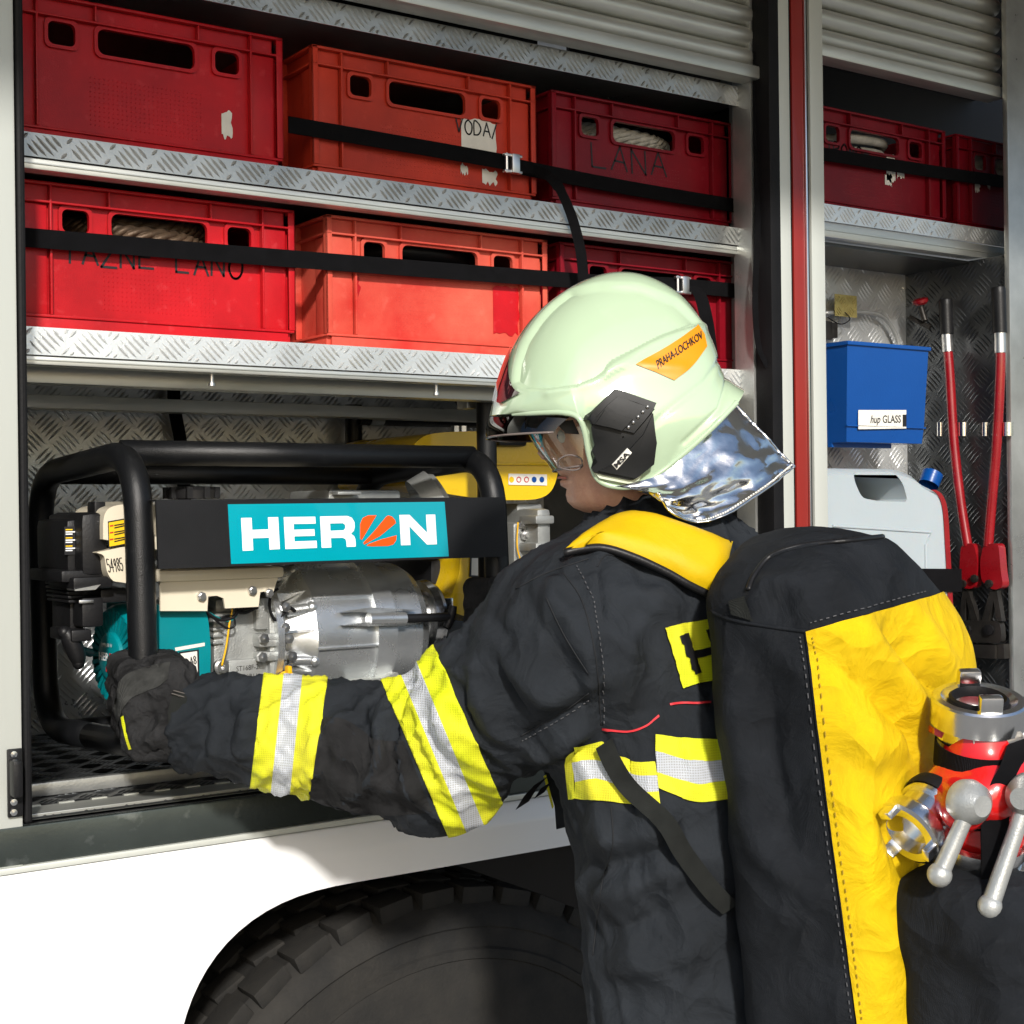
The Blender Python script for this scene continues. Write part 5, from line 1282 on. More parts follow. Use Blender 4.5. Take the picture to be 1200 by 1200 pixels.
for i, p in enumerate(jv):
    wa = max(0, min(1, (.135 - sD[i]) / .03)) * max(0, min(1, (sS[i] - .02) / .06))
    q = Vector(p); v_ = 0.0
    if wa > 0:
        s1, a1 = sS[i], sA[i]; ne = math.exp(-((s1 - Lu) / .09) ** 2)
        r1 = ridge(Vector((s1 * 21 + .9 * a1, a1 * 1.1, 2.3))); r2 = ridge(Vector((s1 * 34 - 1.3 * a1, a1 * 1.7 + 4, 7.1))); r3 = noise.noise(Vector((s1 * 11, a1 * .9, 3)))
        v_ += wa * ((.0085 + .004 * ne) * r1 ** 1.6 + .0042 * r2 ** 2 + .007 * r3)
    if wa < 1:
        a1, z1 = tth[i], p[2]; r1 = ridge(Vector((a1 * 2.6 + z1 * 3.5, z1 * 5.5 - a1 * .8, 11))); r2 = ridge(Vector((a1 * 4.5 - z1 * 7, z1 * 9 + a1, 5))); r3 = noise.noise(q * 8)
        v_ += (1 - wa) * (.0080 * r1 ** 1.6 + .0045 * r2 ** 2 + .006 * r3)
    dd[i] = v_ + .0012 * noise.noise(q * 55)
jv = jv + jn * (dd - dd.mean())[:, None]
jv = relax(jv, jf, 1, .2)
jack = mesh_obj('jacket', jv, jf, [JACKET], man)
bvj = bvh_of(jv, jf)

def cut_band(planes, keep, off, name, mats, parent, region):
    """strip of cloth sewn on the jacket: mesh cut clean between planes; planes = [(point, normal), ...] in order"""
    bm = bmesh.new()
    sel = region(jv); ok = sel[jf].all(axis=1); idx = np.unique(jf[ok]); mp = -np.ones(len(jv), int); mp[idx] = np.arange(len(idx))
    n = vnormals(jv, jf)
    vs = [bm.verts.new(jv[i] + n[i] * off) for i in idx]
    for q in jf[ok]: bm.faces.new([vs[mp[i]] for i in q])
    for (p, nn) in planes:
        bmesh.ops.bisect_plane(bm, geom=bm.verts[:] + bm.edges[:] + bm.faces[:], plane_co=p, plane_no=nn, clear_inner=False, clear_outer=False)
    kill = []
    for f in bm.faces:
        c = f.calc_center_median(); k = sum(1 for (p, nn) in planes if (c - Vector(p)).dot(Vector(nn)) > 0) - 1
        if k < 0 or k >= len(planes) - 1: kill.append(f)
        else: f.material_index = keep[k]; f.smooth = True
    bmesh.ops.delete(bm, geom=kill, context='FACES')
    # small turned edge
    ed = [e for e in bm.edges if e.is_boundary]; r = bmesh.ops.extrude_edge_only(bm, edges=ed)
    nv = [g for g in r['geom'] if isinstance(g, bmesh.types.BMVert)]
    bm.normal_update()
    axs = None
    me = bpy.data.meshes.new(name); loc = parent_loc(parent)
    cen = sum((v.co for v in bm.verts), Vector()) / max(1, len(bm.verts))
    for v in nv:
        q = bvj.find_nearest(v.co)
        if q[0] is not None: v.co = v.co + (q[0] - v.co) * .85
    for v in bm.verts: v.co -= loc
    bm.to_mesh(me); bm.free()
    for m_ in mats: me.materials.append(m_)
    o = bpy.data.objects.new(name, me); COL.objects.link(o); o.parent = parent; return o
def plane_px(a, b, toward):
    """plane through two pixels' rays, normal on the side of pixel 'toward'"""
    r1, r2 = ray(*a), ray(*b); n = r1.cross(r2).normalized()
    if n.dot(ray(*toward)) < 0: n = -n
    return n
def arm_plane(axis_pt, axis, px_a, px_b):
    """plane holding the line seen through two pixels at the arm's depth and turned square to the arm"""
    d = (Vector(axis_pt) - CAM).dot(FW); a = at_d(*px_a, d); b = at_d(*px_b, d)
    t = (b - a).normalized(); ax = Vector(axis).normalized()
    n = t.cross((((a + b) / 2) - CAM).normalized()).normalized()
    if n.dot(ax) < 0: n = -n
    return ((a + b) / 2, n)
fax = (wrL - elL); fax /= np.linalg.norm(fax)
mid1 = elL + (wrL - elL) * .62
def reg_fore(v):
    t = (v - elL) @ fax; r = np.linalg.norm(v - elL - np.outer(t, fax), axis=1)
    return (t > .05) & (t < .30) & (r < .12)
PL = [arm_plane(mid1, fax, a, b) for a, b in (((381, 815), (360, 950)), ((352, 813), (338, 946)), ((330, 812), (316, 941)), ((306, 812), (292, 930)))]
cut_band(PL, [0, 1, 0], .0022, 'reflective_band', [HIVIS, RETRO], man, reg_fore)
uax = (elL - shL); uax /= np.linalg.norm(uax); mid2 = shL + (elL - shL) * .80
def reg_up(v):
    t = (v - shL) @ uax; r = np.linalg.norm(v - shL - np.outer(t, uax), axis=1); tf = (v - elL) @ fax
    return (t > .05) & (t < .36) & (r < .135) & (tf < .11)
PL = [arm_plane(mid2, uax * .75 + fax * .35, a, b) for a, b in (((518, 780), (587, 936)), ((497, 797), (558, 945)), ((478, 810), (536, 950)), ((459, 826), (514, 955)))]
cut_band(PL, [0, 1, 0], .0022, 'reflective_band', [HIVIS, RETRO], man, reg_up)
# dark patch on the elbow side of the sleeve
m = MB(); decal(m, bvj, [[(364, 846), (400, 842), (440, 866), (474, 868)], [(364, 890), (400, 900), (450, 915), (492, 915)], [(362, 946), (400, 950), (455, 955), (506, 952)]], .0012, 0, 30, 16); m.build('elbow_patch', PATCHF, man, True, angle=180)
# band round the waist, waving like the jacket
def waistband(rows, nm='reflective_band'):
    out = []
    m = MB()
    for k in range(3):
        decal(m, bvj, [rows[k], rows[k + 1]], .0028, 1 if k == 1 else 0, 40, 5)
    return m.build(nm, [HIVIS, RETRO], man, True, angle=180)
waistband([[(672, 874), (705, 868), (718, 880), (745, 892), (768, 893)], [(672, 892), (700, 890), (725, 900), (748, 908), (770, 908)], [(676, 915), (700, 912), (725, 920), (750, 928), (772, 928)], [(676, 935), (705, 937), (735, 941), (755, 944), (774, 946)]])
waistband([[(769, 860), (795, 864), (820, 866), (850, 866)], [(769, 880), (795, 888), (820, 892), (852, 890)], [(770, 904), (797, 914), (822, 918), (856, 914)], [(772, 924), (800, 935), (825, 939), (860, 934)]])
m = MB(); decal(m, bvj, [[(662, 886), (666, 882), (672, 878)], [(668, 936), (671, 936), (676, 934)]], .0024, 0, 8, 6); m.build('reflective_band', [HIVIS], man, True, angle=180)
# red piping, seams
m = MB()
decal(m, bvj, [[(707, 852.5), (735, 855), (756, 849), (772, 837)], [(707, 855), (735, 857.5), (756, 851.5), (773, 839.5)]], .0022, 0, 30, 2); decal(m, bvj, [[(784, 824), (800, 822), (832, 822)], [(785, 826.5), (800, 824.5), (832, 824.5)]], .0022, 0, 20, 2); m.build('red_piping', REDPIPE, man, True, angle=180)
seam = pbr('seam_thread', (.008, .009, .011), .8)
for L in ([(660, 672), (680, 700), (692, 740), (700, 790), (704, 850)], [(610, 862), (650, 840), (690, 812)], [(690, 655), (640, 672), (605, 690)], [(716, 945), (718, 990), (705, 1040), (695, 1120)], [(640, 700), (662, 745), (690, 790)], [(700, 664), (712, 650), (735, 660)]):
    P = [q for q in (hit(bvj, p.x, p.y, .0006) for p in spline([Vector((x, y, 0)) for x, y in L], 8)) if q is not None]
    if len(P) > 3:
        m = MB(); m.tube(P, .0007, 6); m.build('seam', seam, man, True, angle=180)
# yellow back patch with the black H
m = MB(); decal(m, bvj, [[(778, 735), (800, 730), (850, 722)], [(800, 806), (822, 800), (870, 792)]], .0030, 0, 24, 14); pt_ = m.build('back_patch', HIVIS, man, True, angle=180)
m = MB(); decal(m, bvj, [[(795, 745), (803, 742)], [(812, 791), (819, 789)]], .0042, 0, 6, 12); decal(m, bvj, [[(806, 764), (830, 758)], [(809, 773), (832, 767)]], .0042, 0, 10, 3); decal(m, bvj, [[(824, 738), (832, 736)], [(842, 785), (850, 783)]], .0042, 0, 6, 12); m.build('letter_h', INK, pt_, True, angle=180)
# yellow shoulder pad of the pack, black edge binding
pk_pad_rows = [[(663, 653), (700, 628), (728, 613), (757, 610), (793, 620), (852, 640)], [(684, 653), (715, 640), (745, 635), (775, 640), (812, 654), (845, 668)], [(665, 656), (700, 649), (737, 658), (777, 674), (802, 687), (836, 702)]]
# ---------------------------------------------------------------- head
HD = 1.735
def hp_(px, py, w): return at_d(px, py, HD) * 1.0 + FW * 0 if w == 0 else cam_lat(px, py, w)
def cam_lat(px, py, w):
    """point seen at this pixel in the head's mid plane, moved w metres towards the camera side"""
    return at_d(px, py, HD) - FW * w
HB = (772, 500)
rows = []
prof_px = [(660, 400), (636, 440), (628, 470), (631, 492), (637, 504), (636, 513), (633, 522), (630, 531), (635, 538), (646, 541), (652, 547), (652, 552), (656, 557), (661, 560), (656, 564), (657, 569), (664, 573), (663, 580), (665, 588), (672, 595), (684, 600), (704, 604), (722, 622), (730, 650), (735, 690)]
cheek_x = [660, 640, 634, 638, 646, 648, 650, 652, 653, 655, 658, 660, 662, 664, 664, 665, 667, 667, 668, 674, 686, 705, 723, 731, 736]
back_px = [(760, 390), (790, 420), (802, 450), (806, 470), (806, 485), (805, 495), (804, 502), (803, 510), (802, 516), (800, 522), (799, 527), (798, 532), (797, 537), (796, 541), (796, 545), (795, 550), (794, 555), (793, 562), (792, 568), (792, 576), (792, 584), (794, 596), (798, 616), (806, 650), (812, 690)]
wid = [.055, .068, .073, .075, .075, .075, .075, .074, .074, .073, .072, .071, .070, .070, .069, .068, .067, .066, .064, .062, .060, .057, .056, .058, .066]
n = 40
for (fx, fy), cxp, (bx, by), w in zip(prof_px, cheek_x, back_px, wid):
    row = []
    for j in range(n + 1):
        th = math.pi * j / n                                    # 0 front .. pi back, near side then mirrored
        lat = w * (math.sin(th) ** .85 if 0 < th < math.pi else 0)
        t = (1 - math.cos(th)) / 2
        mx, my = cxp + (bx - cxp) * t, fy + (by - fy) * t
        k = math.exp(-(lat / .013) ** 2) if t < .5 else 0
        mx += (fx - cxp) * k
        row.append((mx, my, lat))
    near = [cam_lat(a, b, l) for a, b, l in row]; far = [cam_lat(a, b, -l) for a, b, l in row[1:-1]][::-1]
    rows.append(near + far)
m = MB(); m.grid(rows, 0, True); m.poly(rows[0]); m.poly(rows[-1])
hd = m.build('head', SKIN, man, True, angle=180)
for s_ in (1, -1):
    e = cam_lat(663, 512, .034 * s_); m = MB(); m.ball(e, .0110, 14); eo = m.build('eye', pbr('eye_white', (.7, .68, .64), .2), man, True, angle=180)
    m = MB(); m.ball(cam_lat(656, 513, .034 * s_), .0048, 10); m.build('iris', pbr('iris', (.06, .09, .10), .15), eo, True, angle=180)
    m = MB(); m.tube([cam_lat(638, 498, .014 * s_), cam_lat(641, 496, .03 * s_), cam_lat(650, 498, .046 * s_)], [.003, .004, .002], 8); m.build('eyebrow', pbr('dark_hair', (.04, .025, .015), .7), man, True, angle=180)
m = MB(); m.tube(spline([cam_lat(655, 559.5, -.018), cam_lat(654.5, 560, 0), cam_lat(656, 560, .012), cam_lat(663, 561, .024)], 5), [.0016] * 15 + [.0008], 8); m.build('mouth', LIP, man, True, angle=180)
# ---------------------------------------------------------------- helmet
hel = bpy.data.objects.new('helmet', None); COL.objects.link(hel); hel.parent = man; hel.location = Vector(at_d(715, 470, HD)) - man.location
S_ = [(573, 489), (578, 470), (584, 448), (600, 407), (625, 372), (655, 346), (690, 327), (725, 319.5), (760, 325), (795, 345), (820, 375), (835, 405), (841, 430), (849, 444), (867, 457)]
M_ = [(600, 490), (618, 490), (637, 490), (655, 491), (671, 496), (679, 512), (685, 540), (694, 564), (712, 573), (738, 572), (768, 555), (798, 530), (822, 508), (838, 492), (852, 478)]
Wd = [.070, .088, .100, .110, .116, .119, .120, .121, .121, .119, .115, .108, .100, .094, .086]
S2d = spline([Vector((a, b, c)) for (a, b), c in zip(S_, Wd)], 11); M2d = spline([Vector((a, b, c)) for (a, b), c in zip(M_, Wd)], 11)
def sstep(a, b, x): t = max(0, min(1, (x - a) / (b - a))); return t * t * (3 - 2 * t)
NS = len(S2d); NT = 80
def hel_pt(i, t, out=0.0):
    s, mm = S2d[i], M2d[i]; a = t * math.pi / 2
    f = 1 - math.cos(a) ** 1.15 if t < 1 else 1
    g = math.sin(a) ** .92
    tuck = 1 - .17 * sstep(.72, 1.0, t) * max(0, min(1, (mm.y - 500) / 50))
    return s.x + (mm.x - s.x) * f, s.y + (mm.y - s.y) * f, s.z * g * tuck + out
# raised middle crest: side fields lie lower, edge drawn in pixels
crest = [(604, 452), (608, 425), (622, 395), (642, 366), (668, 343), (695, 337), (740, 335), (785, 352), (812, 380), (823, 400)]
side_fld = [(601, 454), (604, 432), (612, 406), (630, 378), (650, 357), (668, 344), (700, 339), (745, 341), (790, 357), (816, 382), (812, 386), (770, 402), (712, 432), (700, 444), (690, 452), (670, 462), (640, 465), (615, 462)]
front_fld = [(604, 452), (606, 430), (618, 400), (640, 368), (666, 345), (688, 361), (696, 380), (702, 420), (703, 448), (670, 460), (635, 463), (612, 460)]
def sdist(poly, x, y):
    d = 1e9; n_ = len(poly)
    for i in range(n_):
        x1, y1 = poly[i - 1]; x2, y2 = poly[i]; dx, dy = x2 - x1, y2 - y1; L = dx * dx + dy * dy
        t = max(0, min(1, ((x - x1) * dx + (y - y1) * dy) / L)) if L else 0
        d = min(d, math.hypot(x - x1 - t * dx, y - y1 - t * dy))
    return d if point_in(poly, x, y) else -d
band_lo = [(690, 470), (760, 430), (840, 395), (870, 440), (850, 480), (760, 565), (705, 580), (680, 540), (684, 495)]
def relief(x, y):
    o = -.0060 * sstep(-2.5, 4.5, sdist(side_fld, x, y)) - .0035 * sstep(-2.5, 3.5, sdist(front_fld, x, y))
    # soft ridge from the crest to the rear band and the flare of the rear edge
    for L, amp, w in (([(703, 448), (755, 415), (800, 396), (826, 384)], .0025, 5), ([(735, 545), (738, 520), (770, 490), (815, 455), (838, 425)], -.0022, 3), ([(640, 468), (690, 456), (715, 440), (740, 438), (790, 440)], .0022, 6), ([(790, 524), (830, 486), (846, 446)], -.0025, 3)):
        d = min(_seg(L[i], L[i + 1], x, y) for i in range(len(L) - 1)); o += amp * math.exp(-(d / w) ** 2)
    return o
def _seg(a, b, x, y):
    dx, dy = b[0] - a[0], b[1] - a[1]; t = max(0, min(1, ((x - a[0]) * dx + (y - a[1]) * dy) / (dx * dx + dy * dy))); return math.hypot(x - a[0] - t * dx, y - a[1] - t * dy)
HC = at_d(718, 470, HD)
def shell(scale, rel):
    rows = []
    for i in range(NS):
        near = []; far = []
        for j in range(NT + 1):
            x, y, l = hel_pt(i, j / NT)
            p = cam_lat(x, y, l); q = cam_lat(x, y, -l)
            o = relief(x, y) if rel else 0
            if rel:
                e = min(i, NS - 1 - i) / NS
                nrm = (p - HC).normalized(); nrf = (q - HC).normalized(); p = p + nrm * o; q = q + nrf * o
            if scale != 1 : p = HC + (p - HC) * scale; q = HC + (q - HC) * scale
            near.append(p); far.append(q)
        rows.append(far[::-1] + near[1:])
    return rows
ro = shell(1, True); ri = shell(.955, False)
m = MB(); m.grid(ro); m.grid(ri, flip=True)
k = 0
edge_o = [r[-1] for r in ro]; edge_i = [r[-1] for r in ri]; m.grid([edge_o, edge_i]); m.grid([[r[0] for r in ri], [r[0] for r in ro]])
m.grid([ro[0], ri[0]]); m.grid([ri[-1], ro[-1]])
helm = m.build('helmet_shell', HELMET, hel, True, angle=50)
bvhm = BVHTree.FromPolygons([helm.matrix_basis @ v.co + parent_loc(hel) for v in helm.data.vertices], [list(p.vertices) for p in helm.data.polygons])
ris = shell(1.0, False); mm_ = MB(); mm_.grid(ris); bvsm = BVHTree.FromPolygons(mm_.v, mm_.f)     # smooth shell, for parts screwed on it
# rolled rim
rimpath = [hit(bvhm, 0, 0)] if False else [r[-1] for r in ro]
m = MB(); m.tube([p.lerp(q, .3) for p, q in zip(edge_o, edge_i)], .0035, 8); m.tube([r[0].lerp(q[0], .3) for r, q in zip(ro, ri)], .0035, 8); m.build('rim', HELMET, hel, True, angle=180)
# dark front plate
m = MB(); decal(m, bvhm, [[(577, 470), (579, 455), (584, 440), (592, 420), (600, 401)], [(588, 473), (594, 462), (596, 447), (597, 425), (601, 402)], [(611, 461), (604, 456), (599, 445), (598, 425), (602, 403)]], .0025, 0, 24, 10); m.build('front_plate', SMOKE, hel, True, angle=180)
# orange sticker with the station name
m = MB(); decal(m, bvhm, [[(745, 427), (785, 404), (818, 381)], [(768, 436), (800, 414), (825, 392)], [(790, 446), (812, 428), (828, 406)]], .0012, 0, 20, 10); stk2 = m.build('name_sticker', STICK, hel, True, angle=180)
v, f, _, _ = text2d('PRAHA-LOCHKOV', .012)
def on_helmet(x, y, q, off, bv=None):
    p = bil([Vector((a, b, 0)) for a, b in q], x, y); h_ = hit(bv or bvhm, p.x, p.y, off); return h_ or at_d(p.x, p.y, HD - .1)
m = MB(); m.raw([on_helmet(x, y, [(768, 424), (820, 388), (823, 397), (771, 433)], .0022) for x, y in v], f); m.build('sticker_lettering', INK, stk2, fix=False)['kind'] = 'stuff'
# black side cover: a thick moulded plate
cov = [(678, 497), (684, 490), (719, 458), (726, 459), (768, 474), (763, 484), (763, 500), (764, 508), (767, 516), (762, 542), (742, 561), (737, 562), (697, 554), (693, 550), (680, 512)]
def plate(name, poly, off, th, mat, parent):
    C_ = (sum(p[0] for p in poly) / len(poly), sum(p[1] for p in poly) / len(poly))
    n_ = len(poly); dense = []
    for i in range(n_):
        a, b = poly[i], poly[(i + 1) % n_]
        for k in range(4): dense.append((a[0] + (b[0] - a[0]) * k / 4, a[1] + (b[1] - a[1]) * k / 4))
    m = MB(); rows = []
    for s_, o in ((1.0, off - .008), (1.0, off + th * .6), (.97, off + th), (.75, off + th), (.5, off + th), (.25, off + th), (.02, off + th)):
        r = []
        for x, y in dense:
            px, py = C_[0] + (x - C_[0]) * s_, C_[1] + (y - C_[1]) * s_
            q = hit(bvsm, px, py, o) or cam_lat(px, py, .12)
            r.append(q)
        rows.append(r + [r[0]])
    m.grid(rows); return m.build(name, mat, parent, True, angle=35)
cover_ = plate('side_cover', cov, .001, .009, HELBLK, hel)
plate('cover_slider', [(710, 477), (722, 468), (765, 482), (742, 507), (696, 496), (697, 492)], .010, .004, HELBLK, cover_)
plate('cover_slider', [(708, 481), (740, 492), (728, 504), (700, 496)], .0135, .003, HELBLK, cover_)
for k in range(5):
    x, y = 735 + k * 5.2, 500 - k * 5.0
    m = MB(); m.ball(hit(bvsm, x, y, .0145), .0024, 8); m.build('ratchet_tooth', pbr('ratchet_steel', (.3, .3, .3), .3, .8) if k == 0 else MATS['ratchet_steel'], cover_, True, angle=180)
plate('cover_wing', [(752, 508), (763, 486), (767, 517), (763, 541), (743, 559), (702, 551), (722, 540)], .010, .003, HELBLK, cover_)
plate('maker_label', [(717, 542), (734, 523), (739, 528), (722, 548)], .0132, .0006, PAPER, cover_)
v, f, _, _ = text2d('MSA', .03)
m = MB(); m.raw([on_helmet(x, y, [(718.5, 541.5), (733, 525.5), (737, 529.5), (722, 546)], .0150, bvsm) for x, y in v], f); m.build('label_lettering', INK, cover_, fix=False)['kind'] = 'stuff'
plate('cover_lip', [(697, 554), (737, 562), (751, 556), (748, 562), (738, 567), (702, 560)], .001, .005, pbr('pale_clear_lip', (.6, .66, .52), .2), hel)
# visor: curved smoked strip under the brim, clear goggle behind it
def wrap(pts_mid, pts_side, wid_, n_=14, lo=0):
    return None
def curved(name, front_top, front_bot, side_top, side_bot, w, mat, n_=16, rim=None):
    """shell that runs round the face from near side to far side"""
    rows = []
    for k in range(-n_, n_ + 1):
        a = k / n_ * math.pi / 2; c_, s2 = 1 - math.cos(a), math.sin(a)
        top = (front_top[0] + (side_top[0] - front_top[0]) * c_, front_top[1] + (side_top[1] - front_top[1]) * c_); bot = (front_bot[0] + (side_bot[0] - front_bot[0]) * c_, front_bot[1] + (side_bot[1] - front_bot[1]) * c_)
        rows.append([cam_lat(top[0] + (bot[0] - top[0]) * j / 6 - 2.0 * math.sin(math.pi * j / 6), top[1] + (bot[1] - top[1]) * j / 6, w * s2) for j in range(7)])
    m = MB(); m.grid(rows)
    for r0, r1 in zip(rows, rows[1:]): pass
    m2 = [r[-1] for r in rows]
    o = m.build(name, mat, hel, True, angle=180)
    if rim:
        m = MB(); m.tube(m2, rim, 6); m.build('visor_edge', MATS.get('visor_edge') or pbr('visor_edge', (.16, .13, .12), .15), o, True, angle=180)
    return o
curved('smoked_visor', (573, 489), (570, 514), (668, 492), (646, 512), .100, VISOR, rim=.0014)
curved('goggle', (614, 500), (648, 552), (684, 505), (680, 548), .078, GOGGLE, rim=.0014)
m = MB(); m.tube(spline([cam_lat(652, 549, .060), cam_lat(653, 541, .068), cam_lat(664, 536, .074), cam_lat(677, 540, .077), cam_lat(678, 549, .077), cam_lat(671, 553, .075), cam_lat(660, 552, .07), cam_lat(652, 549, .060)], 5), .0011, 6); m.build('goggle_edge', MATS['visor_edge'], hel, True, angle=180)
m = MB(); P = [(648, 499), (668, 497), (675, 513), (660, 512)]; m.prism([cam_lat(x, y, .081) for x, y in P], FW * .004); m.build('visor_hinge', HELBLK, hel, True)
# aluminised neck curtain: crumpled sheet with stitched hem
cur_top = [(712, 572), (740, 566), (768, 556), (800, 530), (826, 506), (846, 486), (860, 474)]
cur_bot = [(758, 580), (772, 600), (800, 611), (832, 604), (870, 583), (905, 562), (928, 547)]
T2 = spline([Vector((x, y, 0)) for x, y in cur_top], 8); B2 = spline([Vector((x, y, 0)) for x, y in cur_bot], 8)
rows = []; nC = len(T2)
for i in range(nC):
    u = i / (nC - 1); w = .112 * (1 - u ** 2.2 * .98) + .004
    r = []
    for j in range(25):
        t = j / 24; p = T2[i].lerp(B2[i], t)
        q = cam_lat(p.x, p.y, w + .022 * t * (1 - u))
        c_ = noise.noise(Vector((u * 5, t * 3, 1))) * .016 + (1 - abs(noise.noise(Vector((u * 6 + t * 4, t * 5 - u * 4, 5)))) * 2) ** 3 * .006 + (1 - abs(noise.noise(Vector((u * 13 - t * 6, t * 12 + u * 5, 2)))) * 2) ** 3 * .0022
        r.append(q - FW * c_ * (0.25 + .75 * t))
    rows.append(r)
m = MB(); m.grid(rows)
far = [[CAM + 2 * (0) * FW + p for p in r] for r in rows]
def mirror(p):
    d = (p - CAM).dot(FW); return p + FW * 2 * (HD - d)
m.grid([[mirror(p) for p in r] for r in rows])
m.grid([rows[-1], [mirror(p) for p in rows[-1]]])
m.build('neck_curtain', SILVER, hel, True, angle=180)
m = MB(); m.tube([r[-1] for r in rows], .0018, 6); m.tube([p for p in rows[-1]], .0018, 6); m.build('curtain_hem', SILVER, hel, True, angle=180)
m = MB()
hem = [r[-2].lerp(r[-1], .2) for r in rows]; hem = spline(hem, 3)
for a_, b_ in list(zip(hem, hem[1:]))[::2]: m.tube([a_ - FW * .0015, b_ - FW * .0015], .0009, 5)
m.build('stitching', PAPER, hel)['kind'] = 'stuff'
m = MB(); decal(m, bvj, [[(880, 596), (895, 592), (908, 606)], [(884, 603), (896, 604), (902, 612)]], .002, 0, 8, 3)
# ---------------------------------------------------------------- left glove, gripping the frame post
def hv(px, py, d): return A(px, py, d)
post = NP(TILT @ Vector((XL, YP0, 1.36)))
pd = 1.862; gd = (Vector(post) - CAM).dot(FW)
wr = A(222, 852, 1.845); palm0 = A(205, 848, 1.838); palm1 = A(162, 832, 1.842)
postx = lambda z: NP(TILT @ Vector((XL, YP0, z)))
def glove_sdf(P):
    d = capsule(P, A(232, 850, 1.85), A(208, 850, 1.842), .043, .041)
    d = smin(d, rbox(P, A(180, 842, 1.842), [NP(RT), NP(UP), NP(FW)], (.036, .047, .030), .026), .02)
    for k, (yk, r0) in enumerate(((802, .0195), (825, .020), (847, .0195), (869, .0175))):
        z0 = at_d(150, yk, 1.85).z
        kn_ = A(162 + 2 * k, yk + 2, 1.842); c0 = postx(z0 - .004)
        f1 = c0 - NP(RT) * .029 + NP(FW) * .010; f2 = c0 + NP(FW) * .040 - NP(RT) * .010; f3 = c0 + NP(FW) * .034 + NP(RT) * .026
        pal = A(186, yk + (842 - yk) * .2, 1.84)
        d = smin(d, capsule(P, pal, kn_, r0 + .004, r0), .014)
        d = smin(d, capsule(P, kn_, f1, r0, r0 * .95), .006); d = smin(d, capsule(P, f1, f2, r0 * .95, r0 * .9), .004); d = smin(d, capsule(P, f2, f3, r0 * .9, r0 * .85), .004)
    t0 = A(212, 822, 1.842); t1 = A(206, 796, 1.850); t2 = A(198, 786, 1.872); t3 = A(180, 784, 1.893)
    d = smin(d, capsule(P, t0, t1, .030, .024), .02); d = smin(d, capsule(P, t1, t2, .022, .020), .008); d = smin(d, capsule(P, t2, t3, .020, .018), .006)
    tube_ = capsule(P, postx(1.20), postx(1.55), .0186, .0186)
    return smax(d, -tube_, .004)
gl, gh = A(180, 835, 1.86) - .13, A(180, 835, 1.86) + .13
gv, gf = surface_nets(glove_sdf, gl, gh, .0028); gv = relax(gv, gf, 2)
bg = bvh_of(gv, gf)
GF = []
for L, amp, w in (([(150, 850), (175, 840), (195, 832)], -.004, .006), ([(160, 870), (185, 862), (200, 862)], .004, .007), ([(195, 815), (197, 850), (195, 885)], -.005, .006), ([(205, 790), (215, 805), (222, 825)], .004, .006), ([(165, 808), (185, 815), (200, 810)], .004, .006), ([(170, 885), (185, 880), (196, 884)], -.004, .005), ([(180, 820), (190, 845), (188, 870)], .003, .006), ([(150, 815), (160, 822), (175, 818)], -.003, .005)):
    Q = [q for q in (hit(bg, x, y, 0) for x, y in L) if q is not None]
    if len(Q) > 1: GF.append((Q, amp, w))
gn = vnormals(gv, gf); gv = fold_disp(gv, gn, [(a, b * 1.7, c) for a, b, c in GF]); gn = vnormals(gv, gf)
gv = gv + gn * np.array([.0030 * ridge(Vector(p) * 26) ** 2 + .0016 * ridge(Vector(p) * 60 + Vector((4, 4, 1))) ** 2 for p in gv])[:, None]
mesh_obj('glove', gv, gf, [GLOVE], man); bg = bvh_of(gv, gf)
m = MB(); decal(m, bg, [[(140, 800), (150, 790), (180, 780), (200, 776)], [(134, 830), (140, 812), (160, 802), (196, 796)], [(139, 850), (146, 828), (160, 815), (185, 806)]], .0014, 0, 18, 10); m.build('glove_knuckle_panel', GLOVEG, man, True, angle=180)
m = MB(); decal(m, bg, [[(143, 840), (146, 858), (152, 878)], [(146, 838), (149, 857), (155, 877)]], .0018, 0, 10, 2); m.build('glove_piping', HIVIS, man, True, angle=180)
m = MB(); decal(m, bg, [[(202, 812), (199, 840), (203, 890)], [(212, 812), (211, 845), (215, 892)], [(222, 818), (222, 850), (226, 890)]], .0030, 0, 16, 6); sb = m.build('glove_strap', WEBG, man, True, angle=180)
m = MB()
for P in ([(200, 813), (223, 820)], [(221, 818), (222, 828)], [(203, 810), (224, 816)]):
    Q = [hit(bg, x, y, .003) for x, y in P]; 
    if all(Q): m.tube(Q, .0014, 8)
m.build('strap_ring', GUN, sb, True, angle=60)
# right hand on the far post
rp = hdR
def glove_r(P):
    c = NP(TILT @ Vector((XRr, YP0, rp[2]))); e = (elR - rp) / np.linalg.norm(elR - rp); d = capsule(P, rp + e * .09, rp + e * .03, .050, .044)
    for k in range(4):
        o = np.array([0, 0, .036 - .024 * k]); a = c + o - NP(FW) * .036; b = c + o - NP(RT) * .036; cc_ = c + o + NP(FW) * .034
        d = smin(d, capsule(P, rp + e * .03 + o * .8, a, .021, .018), .012); d = smin(d, capsule(P, a, b, .018, .017), .005); d = smin(d, capsule(P, b, cc_, .017, .016), .005)
    d = smin(d, capsule(P, rp + e * .05 + np.array([0, 0, .03]), c + np.array([0, 0, .05]) + NP(RT) * .03, .024, .018), .01)
    return smax(d, -capsule(P, postx(0) * 0 + NP(TILT @ Vector((XRr, YP0, 1.2))), NP(TILT @ Vector((XRr, YP0, 1.9))), .0186, .0186), .004)
rv_, rf_ = surface_nets(glove_r, rp - .16, rp + .16, .005); rv_ = relax(rv_, rf_, 2); mesh_obj('glove', rv_, rf_, [GLOVE], man)
